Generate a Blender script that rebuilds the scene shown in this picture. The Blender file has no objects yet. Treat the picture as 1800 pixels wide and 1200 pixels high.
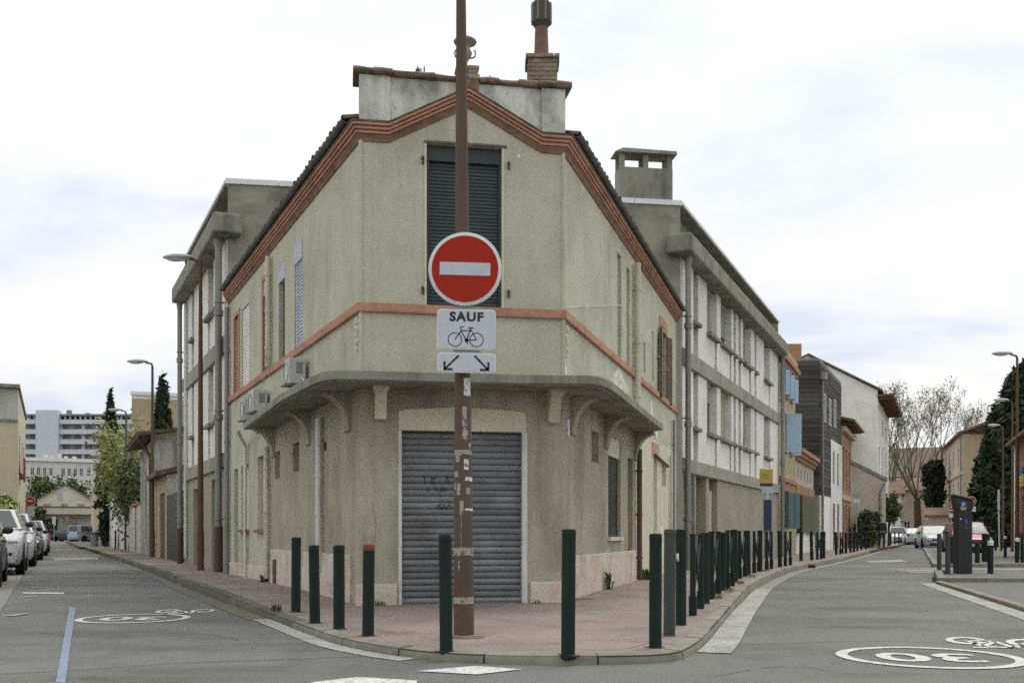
import bpy, bmesh, math, random
import numpy as np
from mathutils import Vector, Matrix, noise
R = math.radians
random.seed(7)
rng = np.random.default_rng(7)
scene = bpy.context.scene
COL = scene.collection

# ------------------------------------------------------------------ camera, sky, sun, exposure
EYE = 1.0
FPX = 1750.0
cam_data = bpy.data.cameras.new('camera')
cam_data.sensor_width = 36
cam_data.lens = 36 * FPX / 1800
cam_data.shift_y = (937 - 600) / 1800
cam_data.clip_start = 0.1
cam_data.clip_end = 3000
cam = bpy.data.objects.new('camera', cam_data)
COL.objects.link(cam)
cam.location = (0, 0, EYE)
cam.rotation_euler = (R(90), 0, 0)
scene.camera = cam

SUN_EL, SUN_AZ = 58, 35          # soft sun behind the cloud, ahead and to the right
world = bpy.data.worlds.new('World')
scene.world = world
world.use_nodes = True
wt = world.node_tree
for n in list(wt.nodes):
    wt.nodes.remove(n)
wo = wt.nodes.new('ShaderNodeOutputWorld')
bg = wt.nodes.new('ShaderNodeBackground')
bg.inputs['Strength'].default_value = 0.1
sky = wt.nodes.new('ShaderNodeTexSky')
sky.sky_type = 'NISHITA'
sky.sun_disc = False
sky.sun_elevation = R(SUN_EL)
sky.sun_rotation = R(SUN_AZ)
tc = wt.nodes.new('ShaderNodeTexCoord')
sx = wt.nodes.new('ShaderNodeSeparateXYZ')
wt.links.new(tc.outputs['Generated'], sx.inputs[0])
def wmath(op, a, b=None):
    n = wt.nodes.new('ShaderNodeMath'); n.operation = op
    for i, q in enumerate((a, b)):
        if q is None: continue
        if isinstance(q, (int, float)): n.inputs[i].default_value = q
        else: wt.links.new(q, n.inputs[i])
    return n.outputs[0]
zz = wmath('ADD', wmath('MAXIMUM', sx.outputs[2], 0.0), 0.16)
cx = wt.nodes.new('ShaderNodeCombineXYZ')
wt.links.new(wmath('DIVIDE', sx.outputs[0], zz), cx.inputs[0])
wt.links.new(wmath('DIVIDE', sx.outputs[1], zz), cx.inputs[1])
def wnoise(scale, detail, rough, off):
    mp = wt.nodes.new('ShaderNodeMapping'); mp.inputs['Location'].default_value = off
    mp.inputs['Scale'].default_value = (1.0, 1.5, 1)
    wt.links.new(cx.outputs[0], mp.inputs[0])
    n = wt.nodes.new('ShaderNodeTexNoise'); n.inputs['Scale'].default_value = scale
    n.inputs['Detail'].default_value = detail; n.inputs['Roughness'].default_value = rough
    n.inputs['Distortion'].default_value = 0.35
    wt.links.new(mp.outputs[0], n.inputs['Vector'])
    return n.outputs['Fac']
def wramp(fac, stops):
    n = wt.nodes.new('ShaderNodeValToRGB')
    while len(n.color_ramp.elements) < len(stops): n.color_ramp.elements.new(0.5)
    for e, (p, c) in zip(n.color_ramp.elements, stops):
        e.position = p; e.color = (*c, 1)
    wt.links.new(fac, n.inputs[0])
    return n.outputs[0]
cl = wramp(wnoise(0.9, 7, 0.55, (20.3, 3.3, 0)), [(0.35, (6.9, 7.4, 8.4)), (0.45, (8.2, 8.5, 8.9)), (0.55, (9.2, 9.25, 9.0)), (0.68, (9.8, 9.75, 9.3))])
cov = wramp(wnoise(0.55, 5, 0.5, (9.0, 4.0, 0)), [(0.30, (0.93,) * 3), (0.5, (0.985,) * 3)])
mx = wt.nodes.new('ShaderNodeMix'); mx.data_type = 'RGBA'
wt.links.new(cov, mx.inputs[0])
wt.links.new(sky.outputs[0], mx.inputs[6]); wt.links.new(cl, mx.inputs[7])
gr = wt.nodes.new('ShaderNodeVectorMath'); gr.operation = 'SCALE'      # overcast sky, a little brighter overhead than at the horizon
wt.links.new(mx.outputs[2], gr.inputs[0]); wt.links.new(wmath('ADD', wmath('MULTIPLY', wmath('MAXIMUM', sx.outputs[2], 0.0), 0.34), 0.82), gr.inputs['Scale'])
wt.links.new(gr.outputs[0], bg.inputs[0])
wt.links.new(bg.outputs[0], wo.inputs[0])

sun_d = bpy.data.lights.new('sun', 'SUN')
sun_d.energy = 1.5
sun_d.angle = R(35)
sun_d.color = (1.0, 0.95, 0.86)
sun = bpy.data.objects.new('sun', sun_d)
COL.objects.link(sun)
sun.location = (0, 0, 40)
_d = Vector((math.sin(R(SUN_AZ)) * math.cos(R(SUN_EL)), math.cos(R(SUN_AZ)) * math.cos(R(SUN_EL)), math.sin(R(SUN_EL))))
sun.rotation_euler = _d.to_track_quat('Z', 'Y').to_euler()

scene.view_settings.view_transform = 'Standard'
scene.view_settings.look = 'None'
scene.view_settings.gamma = 1
scene.view_settings.use_curve_mapping = False
scene.view_settings.exposure = 0.34
scene.cycles.filter_width = 1.6
scene.cycles.use_denoising = False
scene.cycles.use_adaptive_sampling = True
scene.cycles.adaptive_threshold = 0.06
scene.cycles.adaptive_min_samples = 24

# ------------------------------------------------------------------ helpers
def at(px, Y):                       # plan point at depth Y on the sight line of column px
    return ((px - 900) / FPX * Y, Y)
def Zp(py, Y):                       # height at depth Y seen at row py
    return EYE + (937 - py) / FPX * Y
def road_pt(px, py):
    Y = EYE * FPX / (py - 937)
    return at(px, Y)
def sstep(t):
    t = min(1, max(0, t)); return t * t * (3 - 2 * t)
def hpave(Y):                        # pavement height above the road
    return 0.07 + 0.06 * sstep((Y - 11) / 5)
def pave_pt(px, py):
    h = 0.07
    for _ in range(6):
        Y = (EYE - h) * FPX / (py - 937); h = hpave(Y)
    return at(px, Y)

class MB:
    def __init__(s): s.v = []; s.f = []
    def add(s, vs, fs):
        o = len(s.v); s.v += [tuple(p) for p in vs]; s.f += [tuple(i + o for i in f) for f in fs]; return s
    def quad(s, *p): return s.add(p, [tuple(range(len(p)))])
    def box(s, x0, x1, y0, y1, z0, z1):
        return s.add([(x0,y0,z0),(x1,y0,z0),(x1,y1,z0),(x0,y1,z0),(x0,y0,z1),(x1,y0,z1),(x1,y1,z1),(x0,y1,z1)],
                     [(0,3,2,1),(4,5,6,7),(0,1,5,4),(1,2,6,5),(2,3,7,6),(3,0,4,7)])
    def fbox(s, F, u0, u1, w0, w1, z0, z1):
        P = F.pt
        return s.add([P(u0,w0,z0),P(u1,w0,z0),P(u1,w1,z0),P(u0,w1,z0),P(u0,w0,z1),P(u1,w0,z1),P(u1,w1,z1),P(u0,w1,z1)],
                     [(0,3,2,1),(4,5,6,7),(0,1,5,4),(1,2,6,5),(2,3,7,6),(3,0,4,7)])
    def prism(s, poly, vec):
        n = len(poly); v = Vector(vec)
        a = [Vector(p) for p in poly]; b = [p + v for p in a]
        return s.add(a + b, [tuple(range(n))[::-1], tuple(range(n, 2*n))] + [(i, (i+1) % n, n + (i+1) % n, n + i) for i in range(n)])
    def tube(s, pts, rad, n=8, cap=True, flat=1.0):
        pts = [Vector(p) for p in pts]
        if not hasattr(rad, '__len__'): rad = [rad] * len(pts)
        rings = []; up = None
        for i, p in enumerate(pts):
            d = (pts[min(i+1, len(pts)-1)] - pts[max(i-1, 0)]).normalized()
            if up is None:
                up = d.orthogonal().normalized()
            up = (up - d * up.dot(d))
            up = up.normalized() if up.length > 1e-6 else d.orthogonal().normalized()
            sd = d.cross(up)
            rings.append([p + (up * math.cos(2*math.pi*k/n) + sd * math.sin(2*math.pi*k/n) * flat) * rad[i] for k in range(n)])
        vs = [q for r in rings for q in r]; fs = []
        for i in range(len(pts) - 1):
            for k in range(n):
                fs.append((i*n+k, i*n+(k+1)%n, (i+1)*n+(k+1)%n, (i+1)*n+k))
        if cap: fs += [tuple(range(n))[::-1], tuple(range((len(pts)-1)*n, len(pts)*n))]
        return s.add(vs, fs)
    def lathe(s, prof, c, n=16, ax='z'):
        vs = []; fs = []
        for (r, z) in prof:
            for k in range(n):
                a = 2*math.pi*k/n
                q = (r*math.cos(a), r*math.sin(a), z)
                if ax == 'y': q = (q[0], q[2], q[1])
                if ax == 'x': q = (q[2], q[0], q[1])
                vs.append((c[0]+q[0], c[1]+q[1], c[2]+q[2]))
        m = len(prof)
        for i in range(m-1):
            for k in range(n):
                fs.append((i*n+k, i*n+(k+1)%n, (i+1)*n+(k+1)%n, (i+1)*n+k))
        fs += [tuple(range(n))[::-1], tuple(range((m-1)*n, m*n))]
        return s.add(vs, fs)
    def ball(s, c, r, n=12, m=7):
        prof = [(max(1e-3, math.sin(math.pi*i/m)), -math.cos(math.pi*i/m)) for i in range(m+1)]
        b = MB().lathe(prof, (0,0,0), n)
        return s.add([(c[0]+p[0]*r[0], c[1]+p[1]*r[1], c[2]+p[2]*r[2]) for p in b.v], b.f)
    def xf(s, M):
        s.v = [tuple(M @ Vector(p)) for p in s.v]; return s
    def mesh(s, name, smooth=False, org=None):
        me = bpy.data.meshes.new(name)
        vs = s.v if org is None else [(p[0]-org[0], p[1]-org[1], p[2]-org[2]) for p in s.v]
        me.from_pydata(vs, [], s.f)
        bm = bmesh.new(); bm.from_mesh(me)
        bmesh.ops.recalc_face_normals(bm, faces=bm.faces)
        bm.to_mesh(me); bm.free()
        if smooth:
            me.polygons.foreach_set('use_smooth', [True] * len(me.polygons))
            me.set_sharp_from_angle(angle=R(38))
        return me

ORG = {}
def tag(o, label=None, cat=None, group=None, kind=None):
    if label: o['label'] = label
    if cat: o['category'] = cat
    if group: o['group'] = group
    if kind: o['kind'] = kind
    return o
def thing(name, label, cat, loc=(0,0,0), group=None):
    o = bpy.data.objects.new(name, None); COL.objects.link(o)
    o.location = loc; o.empty_display_size = 0.3
    ORG[o.name] = Vector(loc)
    return tag(o, label, cat, group)
def obj(name, mb, m, parent=None, smooth=False, bevel=0, kind=None, label=None):
    org = ORG[parent.name] if parent is not None else None
    me = mb.mesh(name, smooth, org) if isinstance(mb, MB) else mb
    o = bpy.data.objects.new(name, me); COL.objects.link(o)
    if m is not None and not me.materials: me.materials.append(m)
    if parent is not None:
        o.parent = parent; ORG[o.name] = org
    else: ORG[o.name] = Vector((0,0,0))
    if bevel:
        b = o.modifiers.new('bevel', 'BEVEL'); b.width = bevel; b.segments = 2; b.limit_method = 'ANGLE'; b.angle_limit = R(40)
    if kind: o['kind'] = kind
    if label: o['label'] = label
    return o
def single(name, mb, m, label, cat, loc=(0,0,0), group=None, **k):   # a thing that is one mesh
    me = mb.mesh(name, k.pop('smooth', False), loc)
    o = obj(name, me, m, None, **k); o.location = loc; ORG[o.name] = Vector(loc)
    return tag(o, label, cat, group)
def piece(name, me, m, parent, M):   # shared mesh, world matrix M
    o = bpy.data.objects.new(name, me); COL.objects.link(o)
    if m is not None and not me.materials: me.materials.append(m)
    if parent is not None:
        o.parent = parent; ORG[o.name] = ORG[parent.name]
        M = Matrix.Translation(-ORG[parent.name]) @ M
    o.matrix_local = M
    return o
def structure(name, mb, m, **k):
    return obj(name, mb, m, kind='structure', **k)
def kids(o): return [c for c in bpy.data.objects if c.parent is o]
def dup(root, loc, rz, label, group=None, scale=None):
    r = root.copy(); COL.objects.link(r); r.location = loc; r.rotation_euler = (0, 0, rz); r['label'] = label
    if group: r['group'] = group
    if scale: r.scale = scale
    for c in CH[root.name]:
        q = c.copy(); COL.objects.link(q); q.parent = r
        for g in CH.get(c.name, []):
            h = g.copy(); COL.objects.link(h); h.parent = q
    return r
CH = {}
def remember(root):
    CH[root.name] = kids(root)
    for c in CH[root.name]:
        CH[c.name] = kids(c)
    return root

class F:                              # a facade line from p to q; u along, w outwards, z up
    def __init__(s, p, q, toward=(0, 0)):
        s.p = Vector((p[0], p[1])); s.q = Vector((q[0], q[1])); d = s.q - s.p
        s.L = d.length; s.d = d.normalized(); n = Vector((s.d.y, -s.d.x))
        if n.dot(Vector(toward) - (s.p + s.q) / 2) < 0: n = -n
        s.n = n
    def pt(s, u, w, z):
        a = s.p + s.d * u + s.n * w
        return (a.x, a.y, z)
    def upx(s, px):                   # u where the facade is crossed by column px
        k = (px - 900) / FPX
        return (s.p.y * k - s.p.x) / (s.d.x - s.d.y * k)
    def M(s, u, w, z):                # matrix: x along, y outwards, z up
        m = Matrix(((s.d.x, s.n.x, 0, 0), (s.d.y, s.n.y, 0, 0), (0, 0, 1, 0), (0, 0, 0, 1)))
        return Matrix.Translation(s.pt(u, w, z)) @ m
def wall(Fc, u0, u1, z0, z1, ops=(), depth=0.15, w=0.0, mb=None):
    mb = mb or MB()
    us = sorted({u0, u1, *[min(max(x, u0), u1) for o in ops for x in o[:2]]})
    zs = sorted({z0, z1, *[min(max(x, z0), z1) for o in ops for x in o[2:4]]})
    for a, b in zip(us, us[1:]):
        for c, d in zip(zs, zs[1:]):
            um, zm = (a+b)/2, (c+d)/2
            if any(o[0] < um < o[1] and o[2] < zm < o[3] for o in ops): continue
            mb.quad(Fc.pt(a,w,c), Fc.pt(b,w,c), Fc.pt(b,w,d), Fc.pt(a,w,d))
    for (a, b, c, d) in [o[:4] for o in ops]:
        P = Fc.pt; e = w - depth
        mb.quad(P(a,w,c),P(a,e,c),P(a,e,d),P(a,w,d)); mb.quad(P(b,w,c),P(b,e,c),P(b,e,d),P(b,w,d))
        mb.quad(P(a,w,c),P(b,w,c),P(b,e,c),P(a,e,c)); mb.quad(P(a,w,d),P(b,w,d),P(b,e,d),P(a,e,d))
        mb.quad(P(a,e,c),P(b,e,c),P(b,e,d),P(a,e,d))
    return mb
def frame_mb(Fc, a, b, c, d, w0, w1, t, mull=0, trans=0):
    m = MB()
    m.fbox(Fc, a, a+t, w0, w1, c, d).fbox(Fc, b-t, b, w0, w1, c, d)
    m.fbox(Fc, a+t, b-t, w0, w1, c, c+t).fbox(Fc, a+t, b-t, w0, w1, d-t, d)
    for i in range(mull):
        x = a + (b-a)*(i+1)/(mull+1); m.fbox(Fc, x-t/2, x+t/2, w0, w1-.004, c+t, d-t)
    for i in range(trans):
        z = c + (d-c)*(i+1)/(trans+1); m.fbox(Fc, a+t, b-t, w0, w1-.008, z-t/2, z+t/2)
    return m
def window(parent, Fc, a, b, c, d, depth, mf, mg, t=0.05, mull=1, trans=0, sill=None, name='window'):
    f = obj(name, frame_mb(Fc, a+.003, b-.003, c+.003, d-.003, -depth+.02, -depth+.06, t, mull, trans), mf, parent)
    obj('pane', MB().fbox(Fc, a+.01, b-.01, -depth+.006, -depth+.03, c+.01, d-.01), mg, f)
    if sill is not None:
        obj('sill', MB().fbox(Fc, a-.06, b+.06, -depth+.05, .06, c-.05, c-.004), sill, f)
    return f
def sweep(path, prof, closed_prof=True):
    """path: (x,y,z) list seen left to right; prof: (out, up); mitred in plan, outwards = towards the street"""
    P = [Vector(p) for p in path]; n = len(P); rings = []
    nor = []
    for i in range(n-1):
        d = Vector((P[i+1].x-P[i].x, P[i+1].y-P[i].y)).normalized(); nor.append(Vector((d.y, -d.x)))
    for i in range(n):
        a = nor[max(i-1, 0)]; b = nor[min(i, n-2)]
        m = (a + b); m = m / m.length; m = m / max(.3, m.dot(a))
        rings.append([(P[i].x + m.x*o, P[i].y + m.y*o, P[i].z + u) for (o, u) in prof])
    k = len(prof); vs = [q for r in rings for q in r]; fs = []
    for i in range(n-1):
        for j in range(k):
            fs.append((i*k+j, i*k+(j+1)%k, (i+1)*k+(j+1)%k, (i+1)*k+j))
    fs += [tuple(range(k)), tuple(range((n-1)*k, n*k))[::-1]]
    return MB().add(vs, fs)
def text_mb(s, size, offset=0.0, xs=1.0, gap=1.0):
    c = bpy.data.curves.new('lettering', 'FONT'); c.body = s; c.size = size; c.align_x = 'CENTER'; c.align_y = 'CENTER'
    c.offset = offset; c.space_character = gap; c.resolution_u = 4
    o = bpy.data.objects.new('lettering', c); COL.objects.link(o)
    dg = bpy.context.evaluated_depsgraph_get(); dg.update()
    me = bpy.data.meshes.new_from_object(o.evaluated_get(dg))
    m = MB().add([(v.co.x*xs, v.co.y, 0) for v in me.vertices], [tuple(p.vertices) for p in me.polygons])
    bpy.data.objects.remove(o); bpy.data.meshes.remove(me)
    return m
class Flat(MB):                        # flat drawing in a local xy plane
    def strip(s, pts, w):
        for (a, b) in zip(pts, pts[1:]):
            a = Vector((a[0], a[1])); b = Vector((b[0], b[1])); d = (b-a).normalized(); n = Vector((-d.y, d.x))*w/2
            s.quad(*[(p.x, p.y, 0) for p in (a-n, b-n, b+n, a+n)])
        return s
    def ring(s, c, r0, r1, n=28, ys=1.0):
        for k in range(n):
            a, b = 2*math.pi*k/n, 2*math.pi*(k+1)/n
            s.quad(*[(c[0]+r*math.cos(t), c[1]+r*math.sin(t)*ys, 0) for r, t in ((r0,a),(r1,a),(r1,b),(r0,b))])
        return s
    def poly(s, pts): return s.quad(*[(p[0], p[1], 0) for p in pts])
    def disc(s, c, r, n=28): return s.poly([(c[0]+r*math.cos(2*math.pi*k/n), c[1]+r*math.sin(2*math.pi*k/n)) for k in range(n)])
def basis(o, ex, ey):
    ex = Vector(ex).normalized(); ey = Vector(ey); ey = (ey - ex*ey.dot(ex)).normalized(); ez = ex.cross(ey)
    return Matrix.Translation(o) @ Matrix(((ex.x,ey.x,ez.x,0),(ex.y,ey.y,ez.y,0),(ex.z,ey.z,ez.z,0),(0,0,0,1)))

# ------------------------------------------------------------------ materials
MATS = {}
def mat(name, col, rough=.85, var=.14, vs=1.3, grain=.10, gs=70, bump=.12, layers=(), metal=0, rnd=0, spec=.35, emit=None):
    m = bpy.data.materials.new(name); m.use_nodes = True; t = m.node_tree; N = t.nodes; Lk = t.links
    b = N['Principled BSDF']; b.inputs['Roughness'].default_value = rough; b.inputs['Metallic'].default_value = metal
    b.inputs['Specular IOR Level'].default_value = spec
    g = N.new('ShaderNodeNewGeometry'); pos = g.outputs['Position']
    def nz(sc, det=5, vec=None, rgh=.55):
        n = N.new('ShaderNodeTexNoise'); n.inputs['Scale'].default_value = sc; n.inputs['Detail'].default_value = det
        n.inputs['Roughness'].default_value = rgh
        Lk.new(vec if vec is not None else pos, n.inputs['Vector']); return n.outputs['Fac']
    def mth(op, a, c, e=None):
        n = N.new('ShaderNodeMath'); n.operation = op
        for i, q in enumerate((a, c, e)):
            if q is None: continue
            if isinstance(q, (int, float)): n.inputs[i].default_value = q
            else: Lk.new(q, n.inputs[i])
        return n.outputs[0]
    n1 = nz(vs, 6); n2 = nz(gs, 3, rgh=.7)
    fac = mth('MULTIPLY_ADD', n1, 2*var*1.6, 1 - var*1.6)
    fac = mth('ADD', fac, mth('MULTIPLY_ADD', n2, 2*grain*1.6, -grain*1.6))
    if rnd:
        oi = N.new('ShaderNodeObjectInfo'); fac = mth('ADD', fac, mth('MULTIPLY_ADD', oi.outputs['Random'], 2*rnd, -rnd))
    sc = N.new('ShaderNodeVectorMath'); sc.operation = 'SCALE'; sc.inputs[0].default_value = col[:3]
    Lk.new(fac, sc.inputs['Scale']); cur = sc.outputs[0]
    for (c2, s3, lo, hi, amt) in layers:
        mp = N.new('ShaderNodeMapping'); mp.inputs['Scale'].default_value = s3 if hasattr(s3, '__len__') else (s3,)*3
        mp.inputs['Location'].default_value = (len(name)*1.7 + lo*9, hi*7, amt*3)
        Lk.new(pos, mp.inputs[0])
        f = nz(1.0, 7, mp.outputs[0], .62)
        mr = N.new('ShaderNodeMapRange'); mr.inputs['From Min'].default_value = lo; mr.inputs['From Max'].default_value = hi
        mr.inputs['To Max'].default_value = amt; Lk.new(f, mr.inputs['Value'])
        x = N.new('ShaderNodeMix'); x.data_type = 'RGBA'; Lk.new(mr.outputs[0], x.inputs[0]); Lk.new(cur, x.inputs[6])
        x.inputs[7].default_value = (*c2, 1); cur = x.outputs[2]
    Lk.new(cur, b.inputs['Base Color'])
    if bump:
        bp = N.new('ShaderNodeBump'); bp.inputs['Strength'].default_value = bump; bp.inputs['Distance'].default_value = .02
        Lk.new(mth('MULTIPLY_ADD', n1, .6, n2), bp.inputs['Height']); Lk.new(bp.outputs[0], b.inputs['Normal'])
    MATS[name] = m
    return m
def glass(name, col=(.02,.025,.03), rough=.08):
    m = mat(name, col, rough=rough, var=.1, grain=0, bump=0, spec=.6); return m

GRIME = (.10, .095, .08)
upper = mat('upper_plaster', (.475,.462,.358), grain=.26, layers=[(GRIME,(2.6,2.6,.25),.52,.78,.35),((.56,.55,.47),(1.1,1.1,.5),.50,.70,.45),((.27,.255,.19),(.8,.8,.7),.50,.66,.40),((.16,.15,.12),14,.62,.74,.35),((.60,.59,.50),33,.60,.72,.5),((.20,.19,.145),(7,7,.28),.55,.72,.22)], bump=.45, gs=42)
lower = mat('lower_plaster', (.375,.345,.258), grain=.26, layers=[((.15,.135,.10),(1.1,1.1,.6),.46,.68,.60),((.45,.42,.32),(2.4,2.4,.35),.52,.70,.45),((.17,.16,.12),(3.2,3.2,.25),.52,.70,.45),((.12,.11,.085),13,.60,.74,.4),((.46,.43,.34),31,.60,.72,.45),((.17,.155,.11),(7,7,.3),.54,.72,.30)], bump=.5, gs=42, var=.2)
cream = mat('cream_plaster', (.58,.55,.42), layers=[(GRIME,(3,3,.3),.57,.8,.35),((.36,.32,.25),3,.56,.75,.35)], bump=.2)
whitew = mat('white_paint_plaster', (.60,.61,.55), grain=.2, gs=42, layers=[((.17,.17,.14),(1.7,1.7,1.1),.44,.64,.85),((.36,.36,.30),(6,6,.6),.48,.66,.5),((.12,.12,.10),12,.58,.70,.5)], bump=.3)
peelwhite = mat('peeling_white_paint', (.70,.69,.62), layers=[((.40,.37,.28),9,.50,.56,.9)], bump=.3)
plinth_m = mat('plinth_plaster', (.55,.50,.42), grain=.25, gs=42, layers=[((.25,.21,.165),(.9,.9,2.2),.52,.68,.6),((.56,.30,.22),2.2,.50,.66,.45),((.22,.19,.15),(3,3,1),.54,.72,.55),((.66,.63,.54),4,.54,.7,.5)], bump=.35)
terra = mat('terracotta_paint', (.47,.255,.175), grain=.2, layers=[((.20,.11,.08),(3,3,3),.47,.70,.6),((.56,.40,.31),8,.58,.70,.5),((.12,.085,.065),15,.58,.7,.5)], bump=.3, spec=.15)
terra_pale = mat('faded_terracotta_paint', (.46,.25,.175), grain=.2, layers=[((.5,.42,.34),6,.5,.7,.5)], bump=.2, spec=.15)
terra_dark = mat('sooty_terracotta', (.28,.17,.115), layers=[((.09,.065,.05),5,.45,.68,.7)], bump=.3, spec=.15)  # brown with the cove's shade put into its colour; also the duller sills
brickm = mat('brown_brick', (.27,.215,.155), rnd=.25, layers=[((.10,.09,.07),5,.5,.7,.6)], bump=.4)
coping_m = mat('weathered_terracotta', (.20,.125,.09), layers=[((.07,.065,.055),7,.44,.62,.8),((.33,.31,.24),16,.60,.72,.6)], bump=.6, gs=30)
mortar = mat('mortar', (.36,.33,.27), bump=.3)
roofm = mat('old_roof_tile', (.15,.115,.085), rnd=.3, layers=[((.045,.042,.035),6,.42,.62,.8),((.36,.28,.19),14,.62,.72,.7)], bump=.4)
tilered = mat('clay_roof_tile', (.23,.135,.09), rnd=.15, grain=.3, layers=[((.10,.075,.055),1.3,.42,.66,.7),((.30,.21,.15),2.6,.54,.7,.5)], bump=.3, gs=9)
tilebrown = mat('brown_roof_tile', (.165,.125,.085), grain=.3, layers=[((.09,.075,.055),1.0,.45,.66,.6)], bump=.3, gs=6)
conc = mat('concrete', (.30,.29,.245), layers=[((.09,.085,.07),(2,2,.6),.48,.74,.6),((.36,.34,.28),3,.56,.7,.5)], bump=.35, gs=45)
conc_dark = mat('weathered_concrete', (.25,.242,.20), grain=.25, layers=[((.075,.07,.055),(3,3,1.2),.46,.68,.65),((.32,.30,.24),5,.58,.72,.5)], bump=.45, gs=40)
conc_roof = mat('stained_concrete_wall', (.31,.295,.235), layers=[((.11,.105,.085),(1.0,1.0,1.6),.44,.66,.75),((.36,.31,.21),2.5,.55,.7,.5)], bump=.3)
panel_m = mat('white_wall_panel', (.70,.685,.63), grain=.15, gs=25, layers=[((.44,.41,.34),(1.5,1.5,.25),.50,.76,.5)], bump=.1, rnd=.05)
blind = mat('beige_blind', (.31,.275,.205), rnd=.12, var=.08, layers=[((.24,.21,.16),(2,2,.4),.5,.75,.4)])
tanwall = mat('tan_render', (.31,.28,.215), layers=[((.15,.13,.10),(1,1,.5),.5,.75,.5)], bump=.4, gs=30)
zinc = mat('zinc_pipe', (.235,.23,.205), rough=.5, layers=[((.15,.14,.12),(6,6,1.5),.5,.7,.6)], bump=.1, metal=.2)
rustpipe = mat('cast_iron_pipe', (.10,.065,.05), layers=[((.17,.085,.05),9,.5,.65,.6)], bump=.3)
creampipe = mat('cream_pipe', (.56,.52,.41), layers=[((.22,.14,.09),(14,14,3),.54,.66,.7)], bump=.1)
whitepipe = mat('white_pipe', (.60,.60,.56), rough=.5, layers=[((.33,.32,.28),(14,14,2),.5,.66,.5)], bump=0)
flash = mat('white_flashing', (.72,.74,.76), rough=.4, bump=0, layers=[((.45,.45,.45),(3,3,3),.5,.8,.4)])
roller = mat('galvanised_slat', (.165,.185,.188), rough=.65, metal=.0, rnd=.22, var=.3, grain=.25, gs=42, spec=.2, layers=[((.32,.33,.33),(2.5,2.5,7),.56,.70,.5),((.10,.10,.095),(5,5,3),.54,.70,.5),((.13,.095,.07),(3,3,2),.57,.72,.45)], bump=.1)
roller_back = mat('shutter_gap', (.05,.052,.05))
louv = mat('green_black_louvre', (.035,.050,.050), rough=.55, rnd=.12, layers=[((.09,.10,.095),(5,5,2),.58,.75,.4)], bump=.1)
bluegrey = mat('blue_grey_shutter', (.42,.46,.53), rough=.6, layers=[((.30,.32,.36),(8,8,.8),.5,.7,.4)], bump=.1)
darkpane = glass('dark_glass', (.025,.027,.028))
skyglass = glass('grey_glass', (.09,.10,.11), .05)
white = mat('white_gloss', (.70,.70,.68), rough=.4, bump=0, grain=.03)
acm = mat('off_white_casing', (.46,.47,.46), rough=.5, bump=0, layers=[((.42,.42,.40),(6,6,2),.5,.7,.4)])
grillem = mat('grey_grille', (.20,.20,.20), rough=.6)
pole_m = mat('brown_pole_paint', (.115,.080,.058), rough=.75, vs=4, grain=.2, spec=.15, layers=[((.085,.06,.05),(7,7,2),.48,.66,.5),((.22,.17,.14),34,.66,.76,.5)], bump=.15)
paper = mat('torn_paper', (.62,.62,.60), vs=20, layers=[((.16,.12,.10),30,.52,.58,.9)], bump=0)
tape = mat('old_tape', (.34,.30,.25), vs=20, layers=[((.13,.09,.07),24,.52,.60,.9)], bump=0)
boll = mat('green_black_paint', (.013,.025,.020), rough=.6, vs=6, grain=.25, layers=[((.045,.052,.045),(14,14,5),.60,.74,.4)], bump=.06, spec=.16)
boll2 = mat('faded_green_paint', (.040,.052,.047), rough=.6, vs=6, layers=[((.075,.08,.07),(9,9,3),.5,.7,.5)], bump=.1)
redcap = mat('red_paint', (.22,.05,.035), rough=.6, layers=[((.12,.04,.03),30,.5,.6,.6)])
signred = mat('sign_red', (.36,.030,.015), rough=.6, var=.05, grain=.12, gs=90, bump=0, spec=.08, layers=[((.33,.03,.02),(8,8,3),.5,.7,.4)])
signwhite = mat('sign_white', (.53,.56,.61), rough=.5, var=.06, grain=.12, gs=90, bump=0, spec=.15, layers=[((.36,.37,.37),7,.55,.72,.35)])
signedge = mat('sign_rim', (.66,.67,.67), rough=.4, bump=0)
signback = mat('sign_back', (.30,.31,.31), rough=.5, metal=.4, bump=0)
ink = mat('black_ink', (.022,.022,.024), rough=.5, bump=0)
blueink = mat('blue_ink', (.03,.08,.30), rough=.5, bump=0)
yellow = mat('yellow_panel', (.46,.34,.06), rough=.5, bump=0)
navy = mat('navy_panel', (.022,.028,.085), rough=.4, bump=0)
asph = mat('asphalt', (.168,.172,.160), vs=.35, var=.16, grain=.62, gs=85, bump=.6, rough=.95, spec=.15,
           layers=[((.09,.09,.08),(.45,.9,1),.46,.62,.60),((.10,.10,.09),(1.8,.35,1),.55,.68,.35),((.215,.215,.20),(.25,.25,1),.5,.62,.35),((.07,.068,.06),(2.7,2.7,1),.64,.70,.5),((.20,.197,.185),(.5,1.6,1),.52,.68,.40),((.27,.26,.245),62,.58,.68,.80),((.06,.058,.053),55,.58,.68,.75)])
asph2 = mat('patched_asphalt', (.155,.15,.138), vs=.8, var=.16, grain=.5, gs=60, bump=.5, spec=.15, layers=[((.25,.24,.22),90,.63,.72,.7),((.08,.077,.07),70,.64,.74,.6)])
pave = mat('red_pavement', (.268,.222,.205), vs=.7, var=.16, grain=.5, gs=85, bump=.5, spec=.15, rough=.95,
           layers=[((.25,.155,.12),.9,.50,.68,.50),((.165,.155,.14),1.1,.48,.64,.55),((.33,.29,.26),62,.58,.68,.7),((.08,.07,.06),55,.58,.68,.7),((.11,.095,.085),2.3,.56,.70,.45)])
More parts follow.
